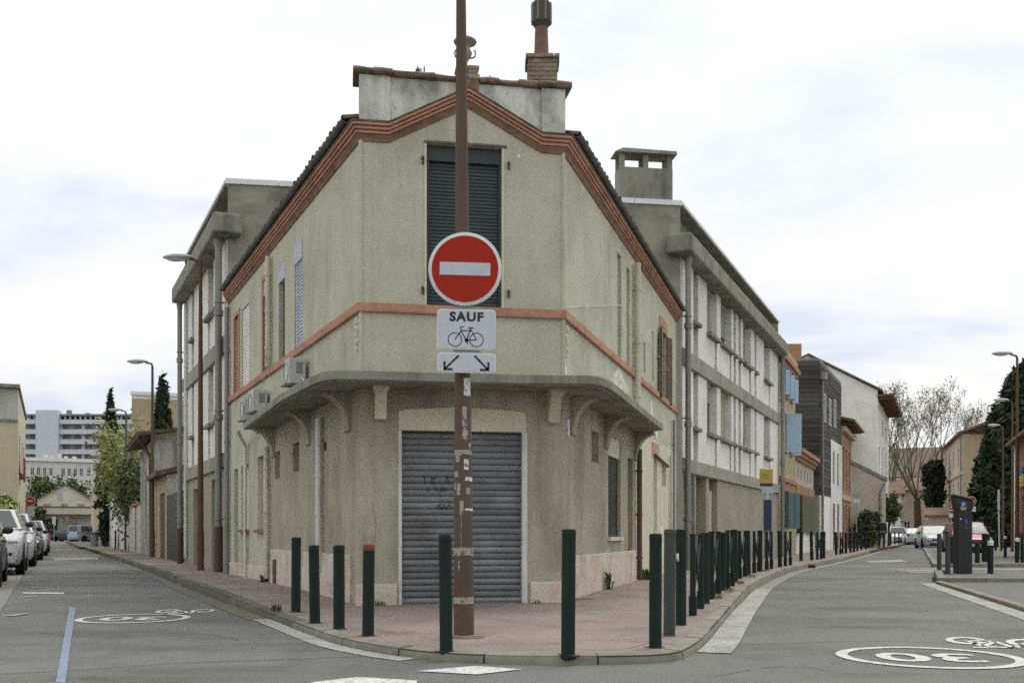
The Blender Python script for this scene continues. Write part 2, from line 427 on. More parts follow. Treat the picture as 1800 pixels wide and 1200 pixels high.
kerb_moss = mat('mossy_kerb_stone', (.125,.118,.085), vs=2, rnd=.2, grain=.3, layers=[((.06,.06,.045),4,.45,.66,.6),((.24,.225,.17),7,.56,.7,.5)], bump=.5)
kerbm = mat('kerb_stone', (.225,.205,.165), vs=2, rnd=.14, layers=[((.10,.09,.07),5,.48,.68,.6),((.33,.31,.26),8,.58,.72,.5)], bump=.4)
gutterm = mat('gutter_concrete', (.215,.21,.185), vs=2, layers=[((.14,.13,.11),4,.48,.7,.6)], bump=.3)
linew = mat('road_white', (.56,.56,.54), vs=6, grain=.2, layers=[((.20,.195,.18),26,.53,.60,.75),((.34,.335,.32),3,.5,.7,.4)], bump=.2)
lineworn = mat('worn_road_white', (.36,.355,.32), vs=3, grain=.35, gs=60, layers=[((.20,.195,.18),(2.2,2.2,7),.50,.68,.7),((.17,.165,.15),28,.52,.60,.8),((.19,.185,.17),1.2,.50,.66,.7)], bump=.3)
lineb = mat('road_blue', (.21,.28,.40), vs=6, grain=.35, layers=[((.17,.18,.18),26,.48,.58,.75),((.19,.21,.24),3,.48,.64,.7)], bump=.2)
tar = mat('tar_seam', (.05,.048,.045))
earth = mat('dry_ground', (.20,.19,.15), vs=.05)
weedm = mat('weed_leaf', (.07,.11,.035), var=.3, vs=12, rnd=.2, bump=0)
drygrass = mat('dry_grass', (.25,.22,.11), var=.3, vs=12, bump=0)
print('materials', len(MATS))
# ------------------------------------------------------------------ ground, roads, pavement
structure('ground', MB().quad((-900,-900,-.03),(900,-900,-.03),(900,900,-.03),(-900,900,-.03)), earth)
structure('road', MB().quad((-110,-40,0),(110,-40,0),(110,190,0),(-110,190,0)), asph)

dirt_m = mat('gutter_dirt', (.13,.125,.095), grain=.5, gs=50, layers=[((.24,.22,.14),5,.52,.68,.6),((.07,.065,.05),9,.52,.66,.6)], bump=.4)
def catmull(pts, step=.25):
    out = []
    P = [Vector(p) for p in pts]
    for i in range(len(P)-1):
        p0, p1, p2, p3 = P[max(i-1,0)], P[i], P[i+1], P[min(i+2,len(P)-1)]
        n = max(2, int((p2-p1).length/step))
        for k in range(n):
            t = k/n
            out.append(.5*((2*p1)+(p2-p0)*t+(2*p0-5*p1+4*p2-p3)*t*t+(3*p1-p0-3*p2+p3)*t**3))
    out.append(P[-1]); return out
KL = [(-47,105),(-29,66.5)] + [road_pt(*p) for p in ((150,966),(240,997),(330,1034),(420,1068),(480,1090),(540,1113),(600,1134),(700,1153),(800,1163),(900,1167),(1000,1168),(1100,1167),(1180,1163),(1217,1150),(1245,1126),(1266,1100),(1300,1062),(1340,1028),(1400,1003),(1480,986))] + [(23.3,62),(26.2,68),(36,90),(48,110)]
kline = catmull(KL, .18)
def inset(line, d):
    out = []
    for i, p in enumerate(line):
        t = (line[min(i+1,len(line)-1)] - line[max(i-1,0)]).normalized()
        out.append(p + Vector((-t.y, t.x)) * d)
    return out
kin = inset(kline, .16)
# pavement sheet, levelled by distance
bm = bmesh.new()
vs = [bm.verts.new((p.x, p.y, 0)) for p in kin]
bm.faces.new(vs)
bmesh.ops.triangulate(bm, faces=bm.faces[:])
for y in [8+.5*i for i in range(12)] + [15,17,19,21,23,25,40]:
    bmesh.ops.bisect_plane(bm, geom=bm.verts[:]+bm.edges[:]+bm.faces[:], plane_co=(0,y,0), plane_no=(0,1,0))
for v in bm.verts: v.co.z = hpave(v.co.y)
me = bpy.data.meshes.new('pavement'); bm.to_mesh(me); bm.free()
obj('pavement', me, pave, kind='structure')
# kerb bed (continuous) and kerb stones
kerb = structure('kerb', MB(), kerbm)
me = bpy.data.meshes.new('kerb')
mb = MB()
ko, ki = inset(kline, .012), inset(kline, .165)
for i in range(len(kline)-1):
    a, b, c, d = ko[i], ko[i+1], ki[i+1], ki[i]
    h0, h1 = hpave(a.y)-.004, hpave(b.y)-.004
    mb.quad((a.x,a.y,-.01),(b.x,b.y,-.01),(b.x,b.y,h1),(a.x,a.y,h0)); mb.quad((a.x,a.y,h0),(b.x,b.y,h1),(c.x,c.y,h1),(d.x,d.y,h0))
kerb.data = mb.mesh('kerb'); kerb.data.materials.append(tar)
acc = 0; seg = [0]; cum = [0]
for i in range(1, len(kline)): cum.append(cum[-1] + (kline[i]-kline[i-1]).length)
i0 = 0; nst = 0
while i0 < len(kline)-1:
    i1 = i0 + 1
    while i1 < len(kline)-1 and cum[i1]-cum[i0] < .82: i1 += 1
    if kline[i0].y < 48:
        mb = MB(); n = i1 - i0
        pts = [kline[j] for j in range(i0, i1+1)]; inn = [kin[j] for j in range(i0, i1+1)]
        t0 = (pts[1]-pts[0]).normalized()*.009; t1 = (pts[-1]-pts[-2]).normalized()*.009
        pts[0] = pts[0]+t0; inn[0] = inn[0]+t0; pts[-1] = pts[-1]-t1; inn[-1] = inn[-1]-t1
        dz = random.uniform(-.004, .005); dr = .035
        vs = []
        for p, q in zip(pts, inn):
            h = hpave(p.y) + dz; d = (q-p).normalized(); r = p + d*dr
            vs += [(p.x,p.y,-.02),(p.x+d.x*.004,p.y+d.y*.004,h-dr),(p.x+d.x*.012,p.y+d.y*.012,h-.012),(r.x,r.y,h),(q.x,q.y,h+.003),(q.x,q.y,-.02)]
        fs = []
        for j in range(n):
            for k in range(6): fs.append((j*6+k, j*6+(k+1)%6, (j+1)*6+(k+1)%6, (j+1)*6+k))
        fs += [tuple(range(6)), tuple(range(n*6, n*6+6))]
        mb.add(vs, fs)
        obj('kerb_stone', mb, kerb_moss if (pts[0].y > 10.6 and pts[0].x < 0) else kerbm, kerb, smooth=True); nst += 1
    i0 = i1
# gutter lines painted along the kerb foot
def ribbon(a, b, z, mb=None):
    mb = mb or MB()
    for i in range(len(a)-1):
        mb.quad((a[i].x,a[i].y,z),(a[i+1].x,a[i+1].y,z),(b[i+1].x,b[i+1].y,z),(b[i].x,b[i].y,z))
    return mb
def sub(line, x0, y0, x1, y1):
    i = min(range(len(line)), key=lambda k: (line[k]-Vector((x0,y0))).length)
    j = min(range(len(line)), key=lambda k: (line[k]-Vector((x1,y1))).length)
    return min(i,j), max(i,j)
i, j = sub(kline, *road_pt(470,1088), *road_pt(770,1160))
structure('painted_gutter_line', ribbon(inset(kline,-.01)[i:j], inset(kline,-.20)[i:j], .006), lineworn)
i, j = sub(kline, *road_pt(1222,1147), *road_pt(1330,1034))
structure('painted_gutter_strip', ribbon(inset(kline,-.01)[i:j], inset(kline,-.29)[i:j], .008), lineworn)
i, j = sub(kline, *road_pt(1326,1036), *road_pt(1560,968))
structure('gutter_strip', ribbon(inset(kline,-.01)[i:j], inset(kline,-.28)[i:j], .006), gutterm)
i, j = sub(kline, -40, 90, *road_pt(480,1090))
structure('gutter_strip', ribbon(inset(kline,-.01)[i:j], inset(kline,-.26)[i:j], .006), dirt_m)
# far (left) side of the left street: gutter, and the parking strip beyond
g0, g1 = Vector(road_pt(0,1076)), Vector((-29.5, 62))
gd = (g1-g0).normalized(); gn = Vector((-gd.y, gd.x))
gl = [g0 - gd*14, g0, g0+gd*12, g0+gd*25, g1, g1+gd*40]
structure('left_gutter', ribbon(gl, [p+gn*.36 for p in gl], .006), gutterm)
structure('left_gutter_channel', ribbon([p+gn*.36 for p in gl], [p+gn*.43 for p in gl], .005), tar)
structure('parking_strip', ribbon([p+gn*.43 for p in gl], [p+gn*2.6 for p in gl], .008), asph2)
lp = [p+gn*2.6 for p in gl]; lq = [p+gn*12 for p in gl]
mb = ribbon(lp, lq, .12)
for a, b in zip(lp, lp[1:]): mb.quad((a.x,a.y,-.01),(b.x,b.y,-.01),(b.x,b.y,.12),(a.x,a.y,.12))
structure('left_pavement', mb, pave)

# right-hand islands and the raised strip at the right edge
def slab(name, poly, z, m, edge=True):
    """pavement block with a kerb rim of stones"""
    b = MB().prism([(x,y,-.02) for x,y in poly], (0,0,z+.02))
    o = structure(name, b, m)
    return o
def kerb_run(a, b, h, wdt=.16, n=None, parent=kerb):
    a = Vector(a); b = Vector(b); L = (b-a).length; n = n or max(1, round(L/.95)); d = (b-a)/n; q = Vector((-d.y, d.x)).normalized()*wdt
    for k in range(n):
        p0 = a + d*k + d*.008; p1 = a + d*(k+1) - d*.008
        obj('kerb_stone', MB().prism([(p0.x,p0.y,-.02),(p1.x,p1.y,-.02),(p1.x+q.x,p1.y+q.y,-.02),(p0.x+q.x,p0.y+q.y,-.02)], (0,0,h+.02+random.uniform(-.003,.003))), kerbm, parent, bevel=.012)
I0, I1 = Vector(road_pt(1648,1024)), Vector(road_pt(1905,1027))
J0 = Vector(at(1642, 24.6)); J1 = Vector((15, 24.6))
slab('island_pavement', [(I0.x+.2,I0.y+.14),(I1.x+4,I1.y+.14),(19,24.4),(J0.x+.2,24.4)], .105, asph2)
kerb_run(I0, (I1.x+4, I1.y), .11)
kerb_run((J0.x, 24.6), I0, .11)
kerb_run((19, 24.6), (J0.x, 24.6), .11)
K0 = Vector(at(1641, 29.4))
slab('right_pavement', [(K0.x+.2,29.6),(30,29.6),(60,85),(34.5,85),(26.6,64)], .105, asph2)
kerb_run((K0.x,29.45), (21,29.45), .11)
kerb_run((26.4,64),(K0.x,29.45), .11, n=34)
E0, E1 = Vector(road_pt(1643,1025)), Vector((6.05,10.9)); ed = (E1-E0).normalized(); E2 = E1+ed*6
en = Vector((-ed.y, ed.x))
slab('parking_apron', [(E0.x,E0.y-.3),(E2.x,E2.y),(30,E2.y),(30,E0.y-.3)], .035, asph2)
q = [E0, E1, E2]
structure('painted_edge_line', ribbon([p-en*-.0 for p in [v - en*.02 for v in q]], [v - en*.30 for v in q], .006), lineworn)
kerb_run(E0 - ed*-.1, E1, .06, .14)
# zebra stripes across the side street
for k in range(3):
    y = 25.35 + k*1.15
    structure('zebra_stripe', MB().quad((10.2+.2*k,y,.006),(24,y,.006),(24,y+.6,.006),(10.2+.2*k,y+.6,.006)), lineworn)

# ------------------------------------------------------------------ painted road markings
LD = Vector((-.42, .907)); RD = Vector((.33, .944))
def roundel(px, py, rad, d, yaw=0):
    x, y = road_pt(px, py)
    f = Flat().ring((0,0), rad*.865, rad, 40)
    ex = (-d.y*-1*-1, 0)
    ey = Vector((-d.x, -d.y)); exv = Vector((ey.y, -ey.x))       # reads from the far end of the street
    M = basis(Vector((x,y,.007)), (exv.x,exv.y,0), (ey.x,ey.y,0))
    f.xf(M)
    t = text_mb('30', rad*1.05, rad*.022, 1.12); t.xf(basis(Vector((x,y,.007)), (exv.x,exv.y,0), (ey.x,ey.y,0)))
    f.add(t.v, t.f)
    structure('speed_marking', f, linew)
def rect_mark(name, pts, m, z=.007):
    structure(name, MB().quad(*[(*road_pt(*p), z) for p in pts]), m)
roundel(235, 1087, .64, Vector((-.12,.99)))
roundel(1633, 1155, .72, Vector((.10,.995)))
def bike_mark(x, y, s, yaw, m):
    f = Flat().ring((-.30,0), .13, .21, 22).ring((.30,0), .13, .21, 22)
    f.strip([(-.30,0),(-.12,.30),(.16,.30),(.02,0),(-.12,.28)], .06).strip([(.02,0),(.30,0),(.16,.30)], .06)
    f.strip([(-.18,.30),(-.06,.30)], .05).strip([(.12,.36),(.26,.36)], .05)
    c, sn = math.cos(yaw), math.sin(yaw)
    f.xf(basis(Vector((x,y,.007)), (c,sn,0), (-sn,c,0)) @ Matrix.Diagonal((s,s*1.9,s,1)))
    structure('bicycle_marking', f, m)
x, y = road_pt(326,1074); bike_mark(x, y, .72, 3.3, linew)
x, y = road_pt(1752,1128); bike_mark(x, y, .85, 2.75, linew)
rect_mark('parking_line', [(122,1068),(133,1068),(115,1200),(97,1204)], lineb)
x0, y0 = road_pt(115,1200); structure('parking_line', MB().quad((x0-.10,y0-.02,.007),(x0+.02,y0-.02,.007),(x0+1.2,y0-2.6,.007),(x0+1.08,y0-2.6,.007)), lineb)
rect_mark('parking_tick', [(40,1041),(113,1041.5),(113,1044),(40,1043)], linew)
for (a, b, w2) in ((62,1033,6),(50,1049,9),(28,1081,11)):
    x, y = road_pt(a, b); s = w2/FPX*y
    structure('parking_mark', MB().quad((x-s,y-.2,.010),(x+s*.9,y-.17,.010),(x+s,y+.2,.010),(x-s*.3,y+.23,.010)), lineworn)
rect_mark('crossing_mark', [(733,1180),(835,1171),(918,1177),(838,1186)], linew)
rect_mark('crossing_mark', [(545,1200),(630,1190.5),(735,1197),(720,1216),(560,1216)], linew)
rect_mark('crossing_mark', [(1522,985.4),(1585,983.4),(1596,986.6),(1530,988.8)], lineworn)
rect_mark('crossing_mark', [(90,980.5),(170,978.5),(175,983),(95,985)], lineworn)
# seams and cracks in the asphalt
def seam(pts, w, name='asphalt_seam', z=.005):
    p = catmull([road_pt(*q) for q in pts], .3); o = []
    for k, v in enumerate(p):
        o.append(v + Vector((0, .02*noise.noise(Vector((k*.31, pts[0][0], 0))))))
    a = [v + Vector((0, w/2*(.6+.8*random.random()))) for v in o]; b = [v - Vector((0, w/2*(.6+.8*random.random()))) for v in o]
    structure(name, ribbon(a, b, z), tar)
seam([(1300,1133),(1450,1128),(1560,1127),(1690,1131),(1900,1140)], .012)
seam([(-60,1187),(130,1178),(300,1166),(480,1160),(700,1150)], .012)
seam([(130,1001),(190,1003),(245,1002)], .05)
seam([(1490,1003),(1540,1006),(1600,1005),(1650,1006)], .07)
seam([(1490,1012),(1560,1017),(1640,1019)], .05)

# ------------------------------------------------------------------ the corner house
A = (-1.93, 12.7); B = (.676, 13.15); C = (-6.18, 21.75); D = (3.93, 23.7)
FF, FL, FR = F(A, B), F(A, C), F(B, D)
H0 = -.03
zc0, zc1 = 2.85, 2.965              # canopy underside and top
zs0, zs1 = 3.825, 3.935            # sill band
zk = 6.06                          # wall head under the cornice
house = thing('corner_house', 'two-storey wedge-shaped corner house with terracotta bands and a closed shop shutter', 'house', (-.63, 12.93, 0.07))
doorU = (FF.upx(702), FF.upx(925)); winU = (FF.upx(750), FF.upx(886))
ub = (FF.upx(683), FF.upx(822), FF.upx(951))
zd = Zp(758, 12.9)
# front
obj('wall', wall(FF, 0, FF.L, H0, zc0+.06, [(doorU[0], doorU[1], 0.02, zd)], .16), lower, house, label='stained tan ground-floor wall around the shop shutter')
zt = Zp(252, 12.85)
up_front = wall(FF, 0, FF.L, zc0+.06, zk, [(winU[0], winU[1], zs1, zt)], .14)
P = FF.pt; pk = .52
up_front.quad(P(ub[0],0,zk), P(ub[1],0,zk+pk), P(ub[2],0,zk))
obj('wall', up_front, upper, house, label='plain upper front wall under the small gable')
# sides
wl = [(518,532,3.96,Zp(428,15.85)),(490,500.5,3.96,Zp(463,16.9)),(463,473.5,3.96,Zp(487,18)),(425,438,3.96,5.55),(412.5,420.5,3.96,5.55)]
opsL = [(FL.upx(b), FL.upx(a), c, min(d, zk-.25)) for a, b, c, d in wl]
obj('wall', wall(FL, 0, FL.L, zc0+.06, zk, opsL, .14), upper, house, label='upper wall along the left-hand street')
lowL = [(FL.upx(492), FL.upx(483), Zp(840,17.2), Zp(793,17.2)), (FL.upx(526), FL.upx(515), Zp(828,15.9), Zp(777,15.9))]
uL = FL.upx(478)
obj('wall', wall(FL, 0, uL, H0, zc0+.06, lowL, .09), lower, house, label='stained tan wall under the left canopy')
lowL2 = [(FL.upx(437), FL.upx(424), Zp(930,19.8), Zp(815,19.8)), (FL.upx(469), FL.upx(453), Zp(930,18.4), Zp(800,18.4)), (FL.upx(418.5), FL.upx(411.5), Zp(990,20.6), Zp(822,20.6))]
obj('wall', wall(FL, uL, FL.L, H0, zc0+.06, lowL2, .16), upper, house, label='pale wall past the left canopy')
wr = [(1085,1092,3.96,Zp(451,17)),(1101,1107,3.96,Zp(474,17.7)),(1160,1171,3.86,5.35),(1131.5,1134.5,4.1,Zp(600,19.2)),(1147,1149,4.1,5.1)]
opsR = [(FR.upx(a), FR.upx(b), c, min(d, zk-.2)) for a, b, c, d in wr]
obj('wall', wall(FR, 0, FR.L, zc0+.06, zk, opsR, .12), upper, house, label='upper wall along the right-hand street')
uR = FR.upx(1116)
opsr = [(FR.upx(1040), FR.upx(1052.5), Zp(812,15), Zp(757,15)), (FR.upx(1069), FR.upx(1091), Zp(943,16.4), Zp(769,16.4)), (FR.upx(1103.5), FR.upx(1112), .3, Zp(805,17.8))]
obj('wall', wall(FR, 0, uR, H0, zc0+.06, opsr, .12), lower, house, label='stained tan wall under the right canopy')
opsr2 = [(FR.upx(1149), FR.upx(1155), .25, Zp(806,20.7)), (FR.upx(1163.5), FR.upx(1171), Zp(856,22), Zp(815,22))]
obj('wall', wall(FR, uR, FR.L, H0, zc0+.06, opsr2, .14), cream, house, label='cream painted wall past the right canopy')
# backs of the shut windows, shutters, panes
def board(parent, Fc, o, w, m, n, name='shutter', split=True):
    a, b, c, d = o; xs = [a+.012, (a+b)/2-.004, (a+b)/2+.004, b-.012] if split else [a+.012, b-.012]
    for x0, x1 in zip(xs[::2], xs[1::2]):
        s = obj(name, MB().fbox(Fc, x0, x1, w-.03, w, c+.015, d-.012), m, parent)
        k = MB()
        for i in range(n):
            z = c + (d-c)*(i+.5)/n; k.fbox(Fc, x0+.03, x1-.03, w-.002, w+.012, z-.02, z+.014)
        obj('slat_panel', k, m, s, kind='stuff')
o = opsL[0]; board(house, FL, (o[0],o[1],o[2],o[3]), -.02, bluegrey, 30)
obj('roller_box', MB().fbox(FL, o[0]+.005, o[1]-.005, -.02, .012, o[3]-.30, o[3]-.005), bluegrey, house)
for i in (1, 2):
    o = opsL[i]
    window(house, FL, o[0], o[1], o[2], o[3]-.28, .14, rustpipe, darkpane, t=.03, mull=0)
    obj('roller_box', MB().fbox(FL, o[0]+.01, o[1]-.01, -.10, .0, o[3]-.28, o[3]-.01), bluegrey, house)
o = opsL[3]; board(house, FL, o, -.03, white, 26)
window(house, FL, *opsL[3], .14, white, skyglass)
o = opsL[4]; window(house, FL, *o, .14, terra, darkpane); board(house, FL, o, -.04, terra, 24, split=False)
for i in (2, 4):                    # terracotta window surrounds
    o = opsL[i]; m = MB(); t = .10
    for (a, b, c, d) in ((o[0]-t,o[0],o[2],o[3]+t),(o[1],o[1]+t,o[2],o[3]+t),(o[0],o[1],o[3],o[3]+t)): m.fbox(FL, a, b, -.02, .018, c, d)
    obj('surround', m, terra_pale, house)
for o in opsR[:2]:
    window(house, FR, *o, .12, cream, skyglass, mull=0)
o = opsR[2]; window(house, FR, *o, .12, rustpipe, darkpane)
for (u, ang) in ((o[0], 1), (o[1], -1)):
    a = .55*ang
    m = MB(); p0 = FR.pt(u - .02*ang, .02, 0); p1 = FR.pt(u - .34*ang, .09, 0); dv = Vector(p1) - Vector(p0); nv = Vector((-dv.y, dv.x, 0)).normalized()*.03
    m.prism([(p0[0],p0[1],o[2]), (p1[0],p1[1],o[2]), (p1[0]+nv.x,p1[1]+nv.y,o[2]), (p0[0]+nv.x,p0[1]+nv.y,o[2])], (0,0,o[3]-o[2]))
    obj('shutter', m, rustpipe if ang < 0 else tanwall, house, label='open weathered wooden shutter')
obj('surround', MB().fbox(FR, o[0]-.1, o[1]+.1, -.02, .018, o[3], o[3]+.28), terra, house)
o = opsr[1]
f = obj('window', frame_mb(FR, o[0]+.004, o[1]-.004, o[2]+.004, o[3]-.32, -.10, -.055, .03, 1), rustpipe, house, label='dark shuttered window under a cream panel')
obj('shutter', MB().fbox(FR, o[0]+.02, o[1]-.02, -.11, -.075, o[2]+.02, o[3]-.33), louv, f)
k = MB()
for i in range(40):
    z = o[2] + .05 + (o[3]-.4-o[2])*i/40; k.fbox(FR, o[0]+.04, o[1]-.04, -.076, -.066, z, z+.02)
obj('slat_panel', k, louv, f, kind='stuff')
obj('lintel_panel', MB().fbox(FR, o[0], o[1], -.11, -.02, o[3]-.315, o[3]), cream, house)
obj('sill', MB().fbox(FR, o[0]-.05, o[1]+.05, -.08, .05, o[2]-.06, o[2]-.003), cream, house)
obj('surround', MB().fbox(FR, FR.upx(1146), FR.upx(1157), -.02, .015, Zp(806,20.7)+.003, Zp(780,20.7)), terra_pale, house)
for o in lowL2[:2]:
    obj('shutter', MB().fbox(FL, o[0]+.01, o[1]-.01, -.14, -.10, o[2], o[3]-.02), cream, house)
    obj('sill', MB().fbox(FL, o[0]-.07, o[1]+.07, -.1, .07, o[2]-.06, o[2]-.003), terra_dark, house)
# sill band, cornice
band = sweep([(C[0],C[1],zs0), (A[0],A[1],zs0), (B[0],B[1],zs0), (D[0],D[1],zs0)], [(-.03,0),(.045,0),(.05,.02),(.05,zs1-zs0),(-.03,zs1-zs0)])
obj('sill_band', band, terra, house)
cp = [(C[0],C[1],zk-.08), (A[0],A[1],zk-.08)] + [(*P(u,0,0)[:2], zk-.08+d) for u, d in ((ub[0],0),(ub[1],pk),(ub[2],0))] + [(B[0],B[1],zk-.08), (D[0],D[1],zk-.08)]
obj('cornice', sweep(cp, [(-.04,.02),(.02,.02),(.035,.05),(.06,.08),(.06,.09),(-.04,.09)]), terra_dark, house, label='dark brown cove with painted-in shade under the terracotta mouldings')
for o1, z0, z1 in ((.082,.098,.134),(.108,.142,.178),(.134,.186,.222)):
    obj('cornice', sweep(cp, [(-.04,z0),(o1-.006,z0),(o1,z0+.006),(o1,z1-.006),(o1-.006,z1),(-.04,z1)]), terra, house)
obj('cornice_cap', sweep(cp, [(-.04,.225),(.140,.225),(.145,.245),(-.04,.265)]), coping_m, house)
# lower plaster band and plinths
pl = MB().fbox(FL, .40, uL-.02, -.03, .035, H0, Zp(975,13)-.0)
obj('plinth', pl, plinth_m, house, bevel=.012)
obj('plinth', MB().fbox(FF, -.06, FF.upx(698), -.03, .05, H0, Zp(1026,12.75)), plinth_m, house, bevel=.012)
obj('plinth', MB().fbox(FF, FF.upx(932), FF.L+.06, -.03, .05, H0, Zp(1022,13.1)), plinth_m, house, bevel=.012)
obj('plinth', MB().fbox(FR, .03, uR-.05, -.03, .03, H0, Zp(975,13.3)-.02), plinth_m, house, bevel=.012)
obj('plinth', MB().fbox(FL, uL+.1, FL.L-.1, -.03, .03, H0, .38), plinth_m, house, bevel=.01)
# corner strips
for Fc, u in ((FF, 0.0), (FF, FF.L)):
    x, y, _ = Fc.pt(u, 0, 0)
    obj('corner_strip', MB().tube([(x,y,zc1), (x,y,zk-.02)], .028, 8), upper, house, smooth=True)
# hanging plaster ornaments
def ornament(Fc, u, z, h, m, name='ornament'):
    b = MB()
    for i, (dx, dz, r) in enumerate(((0,0,.05),(-.035,-.10,.04),(.035,-.09,.04),(0,-.17,.05),(-.02,-.25,.032),(.03,-.27,.032),(0,-.35,.03))):
        s = h/.4; x, y, _ = Fc.pt(u + dx*s, .012, 0); b.ball((x, y, z + dz*s), (r*s*.8, r*s*.45, r*s*1.2), 8, 5)
    obj(name, b, m, house, smooth=True)
ornament(FL, .10, Zp(565,12.8), .40, cream); ornament(FR, .12, Zp(578,13.2), .40, cream)
def drop(Fc, u, z0, z1, m):
    c = [(u-.035,z0+.03),(u-.035,z1-.02),(u,z1),(u+.035,z1-.02),(u+.035,z0+.03),(u,z0)]
    n = Fc.n*.025
    obj('ornament', MB().prism([Fc.pt(a,-.001,b) for a, b in c], (n.x,n.y,0)), m, house, bevel=.006)
drop(FL, FL.upx(612), Zp(747,13.2), Zp(714,13.2), white); drop(FR, FR.upx(997.5), Zp(767,13.3), Zp(735,13.3), white)
# white paint splashes left on the wall (thin flaking coats)
def flake(Fc, u, z, w, h, m, seed, lift=.006):
    n = 26; pts = []
    for i in range(n):
        a = 2*math.pi*i/n; r = 1 + .38*noise.noise(Vector((math.cos(a)*1.7+seed, math.sin(a)*1.7, seed*3)))
        pts.append(Fc.pt(u+.5*w*r*math.cos(a), lift, z+.5*h*r*math.sin(a)))
    nv = -Fc.n*.004
    return obj('paint_flake', MB().prism(pts, (nv.x,nv.y,0)), m, house)
flake(FR, .10, 3.18, .17, .50, peelwhite, 2); flake(FR, 4.0, 3.42, 1.5, .62, peelwhite, 5); flake(FR, 5.45, 3.30, .9, .75, peelwhite, 8); flake(FR, 7.2, 3.3, .5, .7, peelwhite, 13); flake(FR, 7.9, 3.2, .3, .5, peelwhite, 21); flake(FF, FF.upx(912), Zp(267,12.9), .04, .07, peelwhite, 3); flake(FR, 8.6, .8, .5, 1.0, peelwhite, 31)
# canopy
CL1, CL0 = FL.pt(5.5,0,0)[:2], None
lip = [at(427,17.8), at(458,15.7), at(492,14.0), at(520,13.12), at(545,12.5), at(557,12.24), at(570,12.06), at(590,11.97), at(660,12.02), at(800,12.2), at(960,12.33), at(1034,12.36), at(1050,12.42), at(1064,12.6), at(1076,12.9), at(1089,13.38), at(1120,14.95), at(1145,16.5), at(1166,17.9)]
inner = [FR.pt(5.5,-.03,0)[:2], (B[0]-.02,B[1]+.03), (A[0]+.02,A[1]+.03), FL.pt(5.5,-.03,0)[:2]]
cv = [(x,y,zc0) for x,y in lip+inner]
obj('canopy', MB().prism(cv, (0,0,zc1-zc0)), conc_dark, house, bevel=.012)
cen = Vector((-.6, 13.5))
m = MB(); li = [Vector(p) for p in lip]
drip_in = [p + (cen - p).normalized()*.05 for p in li]; drip_in2 = [p + (cen - p).normalized()*.09 for p in li]
for k in range(len(li)-1):
    m.prism([(*drip_in[k],zc0-.01),(*drip_in[k+1],zc0-.01),(*drip_in2[k+1],zc0-.01),(*drip_in2[k],zc0-.01)], (0,0,.02))
obj('drip_edge', m, conc, house)
def bracket(Fc, u, dep, drop_, th, m):
    pts = [(0, zc0+.01), (dep, zc0+.01), (dep, zc0-.05)]
    for i in range(1, 8):
        a = math.pi/2*i/8; pts.append((dep - (dep-.05)*math.sin(a), zc0-.05 - (drop_-.05)*(1-math.cos(a))))
    pts += [(.05, zc0-drop_), (0, zc0-drop_-.02)]
    d = Fc.d*th
    obj('bracket', MB().prism([Fc.pt(u-th/2, w-.01, z) for w, z in pts], (d.x,d.y,0)), m, house, bevel=.008)
for u, dp in ((.55,.36),(2.75,.34),(5.35,.36)): bracket(FL, u, dp, .50, .24, lower)
for u, dp in ((.50,.36),(2.75,.36),(5.35,.38)): bracket(FR, u, dp, .50, .24, lower)
def corbel(Fc, u, th, m):
    pts = [(0,zc0+.01),(.30,zc0+.01),(.30,zc0-.06),(.24,zc0-.08),(.20,zc0-.16),(.13,zc0-.26),(.11,zc0-.33),(.12,zc0-.40),(0,zc0-.40)]
    d = Fc.d*th
    o = obj('corbel', MB().prism([Fc.pt(u-th/2, w-.01, z) for w, z in pts], (d.x,d.y,0)), m, house, bevel=.01)
    obj('cap', MB().fbox(Fc, u-th/2-.025, u+th/2+.025, .0, .33, zc0-.045, zc0-.002), m, o)
corbel(FF, FF.upx(669), .15, cream); corbel(FF, FF.upx(972), .15, cream)
# shop opening: lintel panel, frame, roller shutter of slats
arch = [(doorU[0]-.01, zd+.004), (doorU[1]+.0, zd+.004)]
top = [(doorU[1], Zp(724,12.9)), (doorU[1]-.12, Zp(720,12.9)), ((doorU[0]+doorU[1])/2, Zp(715,12.9)), (doorU[0]+.12, Zp(720,12.9)), (doorU[0]-.01, Zp(724,12.9))]
nv = -FF.n*.05
obj('lintel_panel', MB().prism([FF.pt(u,.018,z) for u, z in arch+top], (nv.x,nv.y,0)), cream, house, bevel=.006)
jm = MB().fbox(FF, doorU[1]-.055, doorU[1]+.012, -.12, .02, H0, zd)
obj('door_jamb', jm, whitepipe, house); obj('door_jamb', MB().fbox(FF, doorU[0]-.012, doorU[0]+.03, -.12, .015, H0, zd), whitepipe, house)
obj('threshold', MB().fbox(FF, doorU[0], doorU[1], -.2, .03, .0, .085), conc, house)
rs = obj('roller_shutter', MB().fbox(FF, doorU[0]+.03, doorU[1]-.055, -.15, -.10, .085, zd), roller_back, house)
nsl = 27; pitch = (zd-.09)/nsl; wsl = doorU[1]-doorU[0]-.09
prof = [(0,-.0)] + [(math.sin(math.pi*t)*.017, t*pitch*.87) for t in (.03,.12,.25,.4,.5,.6,.75,.88,.97)] + [(0,pitch*.87)]
sb = MB(); n = len(prof)
sb.add([(0,w,z) for w,z in prof] + [(wsl,w,z) for w,z in prof], [(i,(i+1)%n,n+(i+1)%n,n+i) for i in range(n)] + [tuple(range(n)), tuple(range(n,2*n))])
sme = sb.mesh('slat', True)
for i in range(nsl):
    piece('slat', sme, roller, rs, FF.M(doorU[0]+.033+random.uniform(-.002,.002), -.092+random.uniform(-.003,.003), .088+i*pitch))
